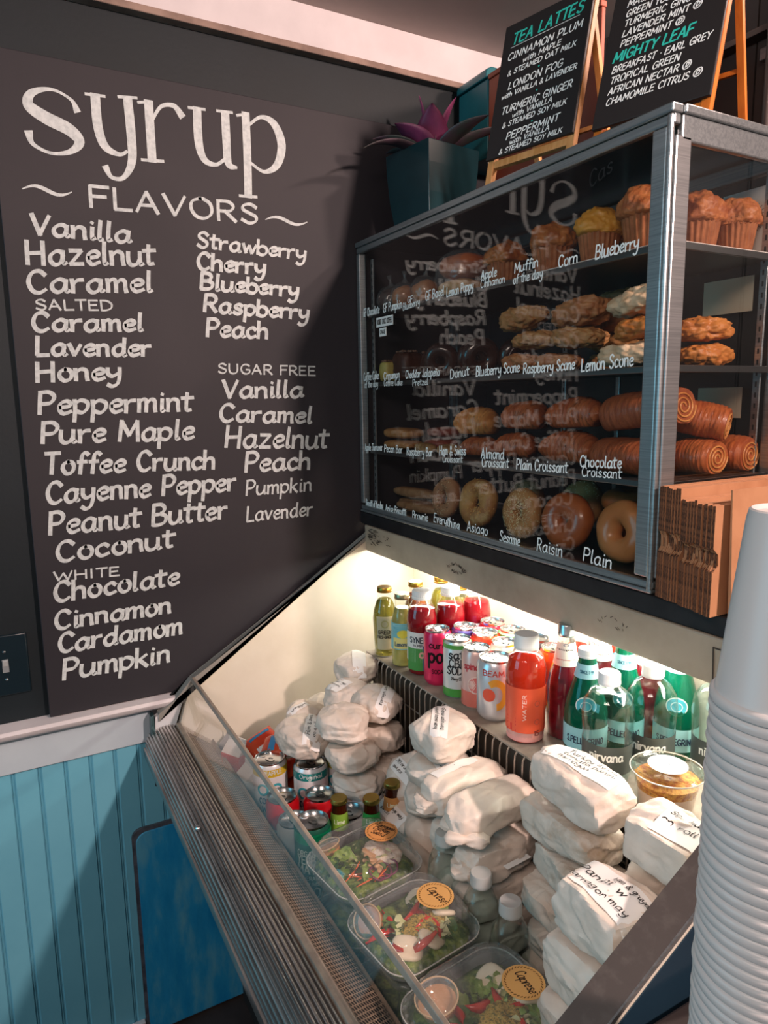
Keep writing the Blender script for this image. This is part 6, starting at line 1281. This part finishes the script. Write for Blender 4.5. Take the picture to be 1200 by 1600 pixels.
# ================================================================ ON TOP OF THE CASE
M_wood = pbr('pine_frame', '#dba268', 0.5, c2='#c98c4e', vs=9, bump=0.1, bs=60, stretch=(8, 8, 0.8)); M_woodo = pbr('orange_oiled_frame', '#d0762a', 0.45, c2='#bd6420', vs=9, stretch=(8, 8, 0.8))
M_sb = pbr('small_chalkboard_black', '#1d1a1b', 0.6)
def aframe(label, P, yaw, lean, w_, h_, leg, rows, mw, top=0.0):
    t = thing('menu_easel', label, 'sign', P, (0, 0, yaw))
    # front leaf leans back; the rear leaf opens the other way
    L = h_ + leg
    def leaf(x0, x1, z0, z1, y0, y1, nm, m, par, a): 
        o = MB().box((x0, y0, z0), (x1, y1, z1)).obj(nm, m, par, smooth=False, bevel=0.0012); o.rotation_euler = (a, 0, 0); return o
    f = 0.014
    leaf(-w_/2 - f, -w_/2, 0, L, 0, 0.012, 'frame_leg', mw, t, -lean); leaf(w_/2, w_/2 + f, 0, L, 0, 0.012, 'frame_leg', mw, t, -lean)
    leaf(-w_/2, w_/2, leg - f, leg - 0.0005, 0.001, 0.011, 'frame_bar', mw, t, -lean); leaf(-w_/2, w_/2, L + 0.0005, L + f, 0.001, 0.011, 'frame_bar', mw, t, -lean)
    bd = leaf(-w_/2 - f, w_/2 + f, leg, L + f, -0.0072, -0.0012, 'board', M_sb, t, -lean)
    for (tx, u0, v0, u1, v1, hh, m, wt) in rows:
        fn = lambda u, v: (u * 1.08, -0.0076, v)
        if tx == '_': mb = MB(); ribbon(mb, [(u0, v0), (u1, v1)], 0.0006, fn, var=0); mb.obj('underline', WHITE_INK, bd, smooth=False); continue
        letter(tx, u0, v0, u1, v1, hh, wt, fn, parent=bd, mat=m, slant=0.18, var=0.3, jit=0.6)
    top = Vector((0, L * math.sin(lean), L * math.cos(lean)))
    for sx in (-1, 1):
        x0 = sx * (w_/2 - 0.004); mb = MB()
        base = Vector((x0, top.y + 0.10, 0.001)); tp = Vector((x0, top.y + 0.0145, top.z * 0.985)); d = (base - tp); 
        mb.tube([tp, tp + d * 0.5, base], [0.0075, 0.0075, 0.0075], 4); mb.obj('rear_leg', mw, t, smooth=False)
    mb = MB().tube([(-w_/2 + 0.004, top.y + 0.068, top.z * 0.36), (w_/2 - 0.004, top.y + 0.068, top.z * 0.36)], 0.005, 4); mb.obj('rear_bar', mw, t, smooth=False)
    return t
def rows1(w_, h_, leg):
    R = []; z = leg + h_; hw = w_ / 2
    def r(tx, a, b, zc, hh, m=LABEL_INK, wt=0.0011): R.append((tx, -hw + a * w_, leg + zc * h_, -hw + b * w_, leg + zc * h_ + 0.002, hh, m, wt))
    r('TEA LATTES', 0.08, 0.95, 0.885, 0.019, TEAL_INK, 0.0017)
    R.append(('_', -hw + 0.07 * w_, leg + 0.865 * h_, -hw + 0.92 * w_, leg + 0.872 * h_, 0, None, 0))
    r('CINNAMON PLUM', 0.05, 0.97, 0.765, 0.0125); r('with MAPLE', 0.27, 0.74, 0.700, 0.0095, wt=0.0009); r('& STEAMED OAT MILK', 0.08, 0.93, 0.640, 0.0090, wt=0.0009)
    r('.', 0.48, 0.53, 0.610, 0.006, TEAL_INK, 0.0015)
    r('LONDON FOG', 0.12, 0.80, 0.525, 0.0125); r('with VANILLA & LAVENDER', 0.05, 0.98, 0.462, 0.0090, wt=0.0009)
    r('.', 0.50, 0.55, 0.425, 0.006, TEAL_INK, 0.0015)
    r('TURMERIC GINGER', 0.08, 0.96, 0.335, 0.0125); r('with VANILLA', 0.24, 0.74, 0.280, 0.0090, wt=0.0009); r('& STEAMED SOY MILK', 0.12, 0.92, 0.222, 0.0090, wt=0.0009)
    r('.', 0.50, 0.55, 0.190, 0.006, TEAL_INK, 0.0015)
    r('PEPPERMINT', 0.20, 0.86, 0.115, 0.0125); r('with VANILLA', 0.26, 0.76, 0.068, 0.0088, wt=0.0009); r('& STEAMED SOY MILK', 0.13, 0.92, 0.015, 0.0088, wt=0.0009)
    return R
aframe('small easel chalkboard with the tea latte menu in a pale wood frame', (0.600, 0.035, 0.6603), math.radians(13), math.radians(13), 0.155, 0.232, 0.052, rows1(0.155, 0.232, 0.052), M_wood)
def rows2(w_, h_, leg):
    R = []; hw = w_ / 2; z = [0.985]
    def r(tx, a, b, hh, gap, m=LABEL_INK, wt=0.0009):
        z[0] -= gap; R.append((tx, -hw + a * w_, leg + z[0] * h_, -hw + b * w_, leg + z[0] * h_ + 0.001, hh, m, wt))
    r('Chai', 0.35, 0.80, 0.022, 0.095, TEAL_INK, 0.0016); R.append(('_', -hw + 0.25 * w_, leg + 0.875 * h_, -hw + 0.85 * w_, leg + 0.882 * h_, 0, None, 0))
    r('RISHI', 0.12, 0.50, 0.016, 0.090, TEAL_INK, 0.0015)
    for tx, b in (('JADE CLOUD', 0.62), ('JASMINE', 0.46), ('MASALA CHAI', 0.66), ('GREEN YUZU PEACH', 0.86), ('TURMERIC GINGER @', 0.95), ('LAVENDER MINT @', 0.84), ('PEPPERMINT @', 0.70)): r(tx, 0.10, b, 0.0105, 0.054)
    r('MIGHTY LEAF', 0.05, 0.80, 0.016, 0.078, TEAL_INK, 0.0015)
    for tx, b in (('BREAKFAST * EARL GREY', 0.97), ('TROPICAL GREEN', 0.72), ('AFRICAN NECTAR @', 0.84), ('CHAMOMILE CITRUS @', 0.95)): r(tx, 0.06, b, 0.0108, 0.058)
    return R
aframe('larger easel chalkboard with the loose tea list in an orange wood frame', (0.838, 0.062, 0.6603), math.radians(16), math.radians(17), 0.150, 0.300, 0.030, rows2(0.150, 0.300, 0.030), M_woodo)
# plant in a square pot
PL = thing('potted_plant', 'purple leaved bromeliad in a square dark pot on the pastry case', 'plant', (0.150, 0.135, 0.6602), (0, 0, 0.14))
M_pot = pbr('dark_teal_pot', '#123036', 0.3, c2='#16363c', vs=8)
mb = MB(); v = []; hs = [(0.056, 0), (0.064, 0.03), (0.071, 0.08), (0.0755, 0.14), (0.077, 0.186), (0.074, 0.186), (0.072, 0.165)]
for (r, z) in hs: v += [(-r, -r, z), (r, -r, z), (r, r, z), (-r, r, z)]
mb.add(v, [(i*4+j, i*4+(j+1)%4, (i+1)*4+(j+1)%4, (i+1)*4+j) for i in range(len(hs)-1) for j in range(4)] + [(3, 2, 1, 0)]).obj('pot', M_pot, PL, smooth=False, bevel=0.004)
MB().box((-0.071, -0.071, 0.150), (0.071, 0.071, 0.164)).obj('soil', pbr('potting_soil', '#241a14', 0.9, bump=1.0, bs=90), PL, smooth=False)
M_lp = pbr('purple_leaf', '#8a3f68', 0.4, c2='#64304f', vs=14, stretch=(1, 1, 0.2)); M_ld = pbr('dark_green_purple_leaf', '#343c38', 0.4, c2='#463640', vs=14)
def bleaf(L, W2, az, lift, droop, m, cup=0.35):
    mb = MB(); v = []; nu, nv = 18, 6
    for i in range(nu + 1):
        s_ = i / nu; ang = lift - droop * s_; r = 0; 
        w_ = W2 * (0.45 + 0.55 * math.sin(PI * min(1, s_ * 0.75 + 0.1))) * (1 - s_ ** 3) ** 0.8
        if i == 0: cx, cz = 0.008, 0.0
        else: cx += L / nu * math.cos(ang); cz += L / nu * math.sin(ang)
        for j in range(nv + 1):
            q = -1 + 2 * j / nv; off = cup * w_ * q * q
            v.append((cx - off * math.sin(ang), q * w_, cz + off * math.cos(ang)))
    o = mb.add(v, [(i*(nv+1)+j, i*(nv+1)+j+1, (i+1)*(nv+1)+j+1, (i+1)*(nv+1)+j) for i in range(nu) for j in range(nv)]).obj('leaf', m, PL, ang=0)
    o.location = (0, 0, 0.160); o.rotation_euler = (0, 0, az)
    o.modifiers.new('thick', 'SOLIDIFY').thickness = 0.0012
    return o
# the camera sees the plant from the +X -Y side
K_ = 1.22
for (L, W2, az, lift, dr, m) in ((0.150, 0.020, -2.4, 1.48, 0.10, M_lp), (0.145, 0.020, 0.75, 1.35, 0.2, M_lp), (0.120, 0.026, -0.7, 1.25, 0.3, M_lp), (0.115, 0.030, -1.7, 0.95, 0.5, M_lp), (0.12, 0.026, -2.05, 0.75, 0.7, M_ld), (0.105, 0.022, -2.7, 0.75, 0.7, M_ld),
                                 (0.14, 0.024, 0.2, 0.75, 0.6, M_ld), (0.17, 0.022, 0.75, 0.70, 0.7, M_ld), (0.13, 0.022, 1.3, 0.9, 0.5, M_ld), (0.16, 0.018, -1.6, 0.55, 1.0, M_ld), (0.10, 0.022, 2.4, 1.1, 0.3, M_ld), (0.10, 0.020, -1.1, 1.35, 0.3, M_lp), (0.11, 0.02, 1.9, 0.8, 0.6, M_ld), (0.11, 0.016, -2.2, 1.05, 0.3, M_lp)):
    bleaf(L * (1.05 if m is M_lp else 1.2), W2 * (1.65 if m is M_lp else 1.35), az, lift, dr, m)

# ================================================================ CARDBOARD BOXES FOLDED FLAT
M_cb2 = pbr('kraft_cardboard', '#b3805c', 0.8, c2='#a67350', vs=12, bump=0.1, bs=80); M_cbe = pbr('shaded_corrugated_edge', '#6e4630', 0.9, c2='#3e2519', vs=260, vf=(0.4, 0.6), bump=0.8, bs=300)
rs = random.Random(9); x = 0.949; k = 0
ordn = ['first', 'second', 'third', 'fourth', 'fifth', 'sixth', 'seventh', 'eighth', 'ninth', 'tenth', 'eleventh', 'twelfth', 'thirteenth', 'fourteenth', 'fifteenth', 'sixteenth', 'seventeenth', 'eighteenth', 'nineteenth', 'twentieth', 'twenty-first', 'twenty-second']
for k in range(22):
    th = 0.0036; gap = 0.0010 + (0.003 if k in (8, 14) else 0)
    hh = 0.160 - (0.012 if k > 8 else 0) - rs.uniform(0, 0.004); y0 = -0.004 - 0.0012 * k + rs.uniform(-0.002, 0.002)
    last = k == 21
    t = thing('flattened_box', ('outermost folded cardboard box with its full brown side showing' if last else 'folded cardboard box, %s out from the pastry case' % ordn[k]), 'box', (x, y0, 0.0002), (0, 0, 0), 'flattened cardboard boxes beside the pastry case')
    if last: y0l = 0.0
    b = rs.uniform(-0.002, 0.002); L = 0.26
    zs = (0, hh * 0.40, hh * 0.46, hh * 0.56, hh * 0.62, hh); 
    mb = MB(); pts = []
    for i, z in enumerate(zs):
        yy = (0, 0.0, 0.006 + rs.uniform(0, 0.006), 0.006 + rs.uniform(0, 0.006), 0.0, 0.0)[i]
        pts.append((yy, z))
    poly = pts + [(L, hh), (L, 0)]
    mb.prism(poly, 0, th * 0.42, 0); mb.obj('cardboard_sheet', M_cb2, t, smooth=False, fix=True)
    mb = MB().prism(poly, th * 0.58, th, 0); mb.obj('cardboard_sheet', M_cb2, t, smooth=False, fix=True)
    mb = MB(); n = 46                                # wavy core at the cut edge; end-face shade is in its dark colour
    v = []
    for i in range(n + 1):
        z = hh * i / n; xx = th * (0.5 + 0.05 * math.cos(i * PI)); yo = -0.0006 + (0.0085 if 0.42 < i / n < 0.6 else 0)
        v += [(xx - 0.0014, yo, z), (xx + 0.0014, yo, z), (xx, 0.2, z)]
    mb.add(v, [(3*i, 3*i+1, 3*i+4, 3*i+3) for i in range(n)] + [(3*i, 3*i+3, 3*i+5, 3*i+2) for i in range(n)]).obj('corrugated_core', M_cbe, t, smooth=False)
    x += th + gap
tag(MB().prism([(0.0, 0.0), (0.0045, 0.0), (-0.004, 0.165), (-0.006, 0.165)], -0.012, 0.20, 1).obj('loose_flap', M_cb2, None, smooth=False, fix=True), 'loose kraft flap leaning between the folded boxes', 'cardboard').location = (x + 0.012, 0.0, 0.0002)

# ================================================================ STACK OF CUPS BY THE CAMERA
tag(MB().box((1.228, -0.80, FLOOR_Z), (2.2, -0.03, -0.300)).obj('side_cabinet', M_cab, None, smooth=False, bevel=0.003), 'dark side cabinet carrying the stack of white cups', 'cabinet')
M_wc = pbr('white_translucent_cup', '#c2bdbb', 0.35)
CR_ = 0.0480; CH = 0.141
cm = MB().lathe([(0.0003, CH - 0.003), (0.026, CH - 0.003), (0.0285, CH), (0.0300, CH - 0.001), (0.0315, CH - 0.008), (0.0440, 0.011), (0.0450, 0.009), (0.0462, 0.0085), (0.0478, 0.0066), (0.0482, 0.0040), (0.0474, 0.0012), (0.0458, 0.0002), (0.0444, 0.0010), (0.0440, 0.003), (0.0300, CH - 0.010), (0.0003, CH - 0.006)], 72, cap0=False, cap1=False)
me = cm.mesh('cup_shell', True, 40); me.materials.append(M_wc)
cx, cy, ztop = 1.338, -0.340, 0.071
n = int((ztop + 0.300) / 0.0087)
for i in range(n + 1):
    z = -0.2998 + 0.0087 * i
    o = bpy.data.objects.new('plastic_cup', me); COL.objects.link(o)
    j = n - i
    o.location = (cx + 0.0006 * math.sin(i * 2.1), cy + 0.0006 * math.cos(i * 1.7), z); o.rotation_euler = (0, 0, i * 0.7)
    lb = 'topmost upside down white cup, its whole side showing above the nested stack' if j == 0 else 'white cup nested upside down in the tall stack at the right edge'
    if j == 0: pass
    tag(o, lb, 'cup', 'nested white cups')
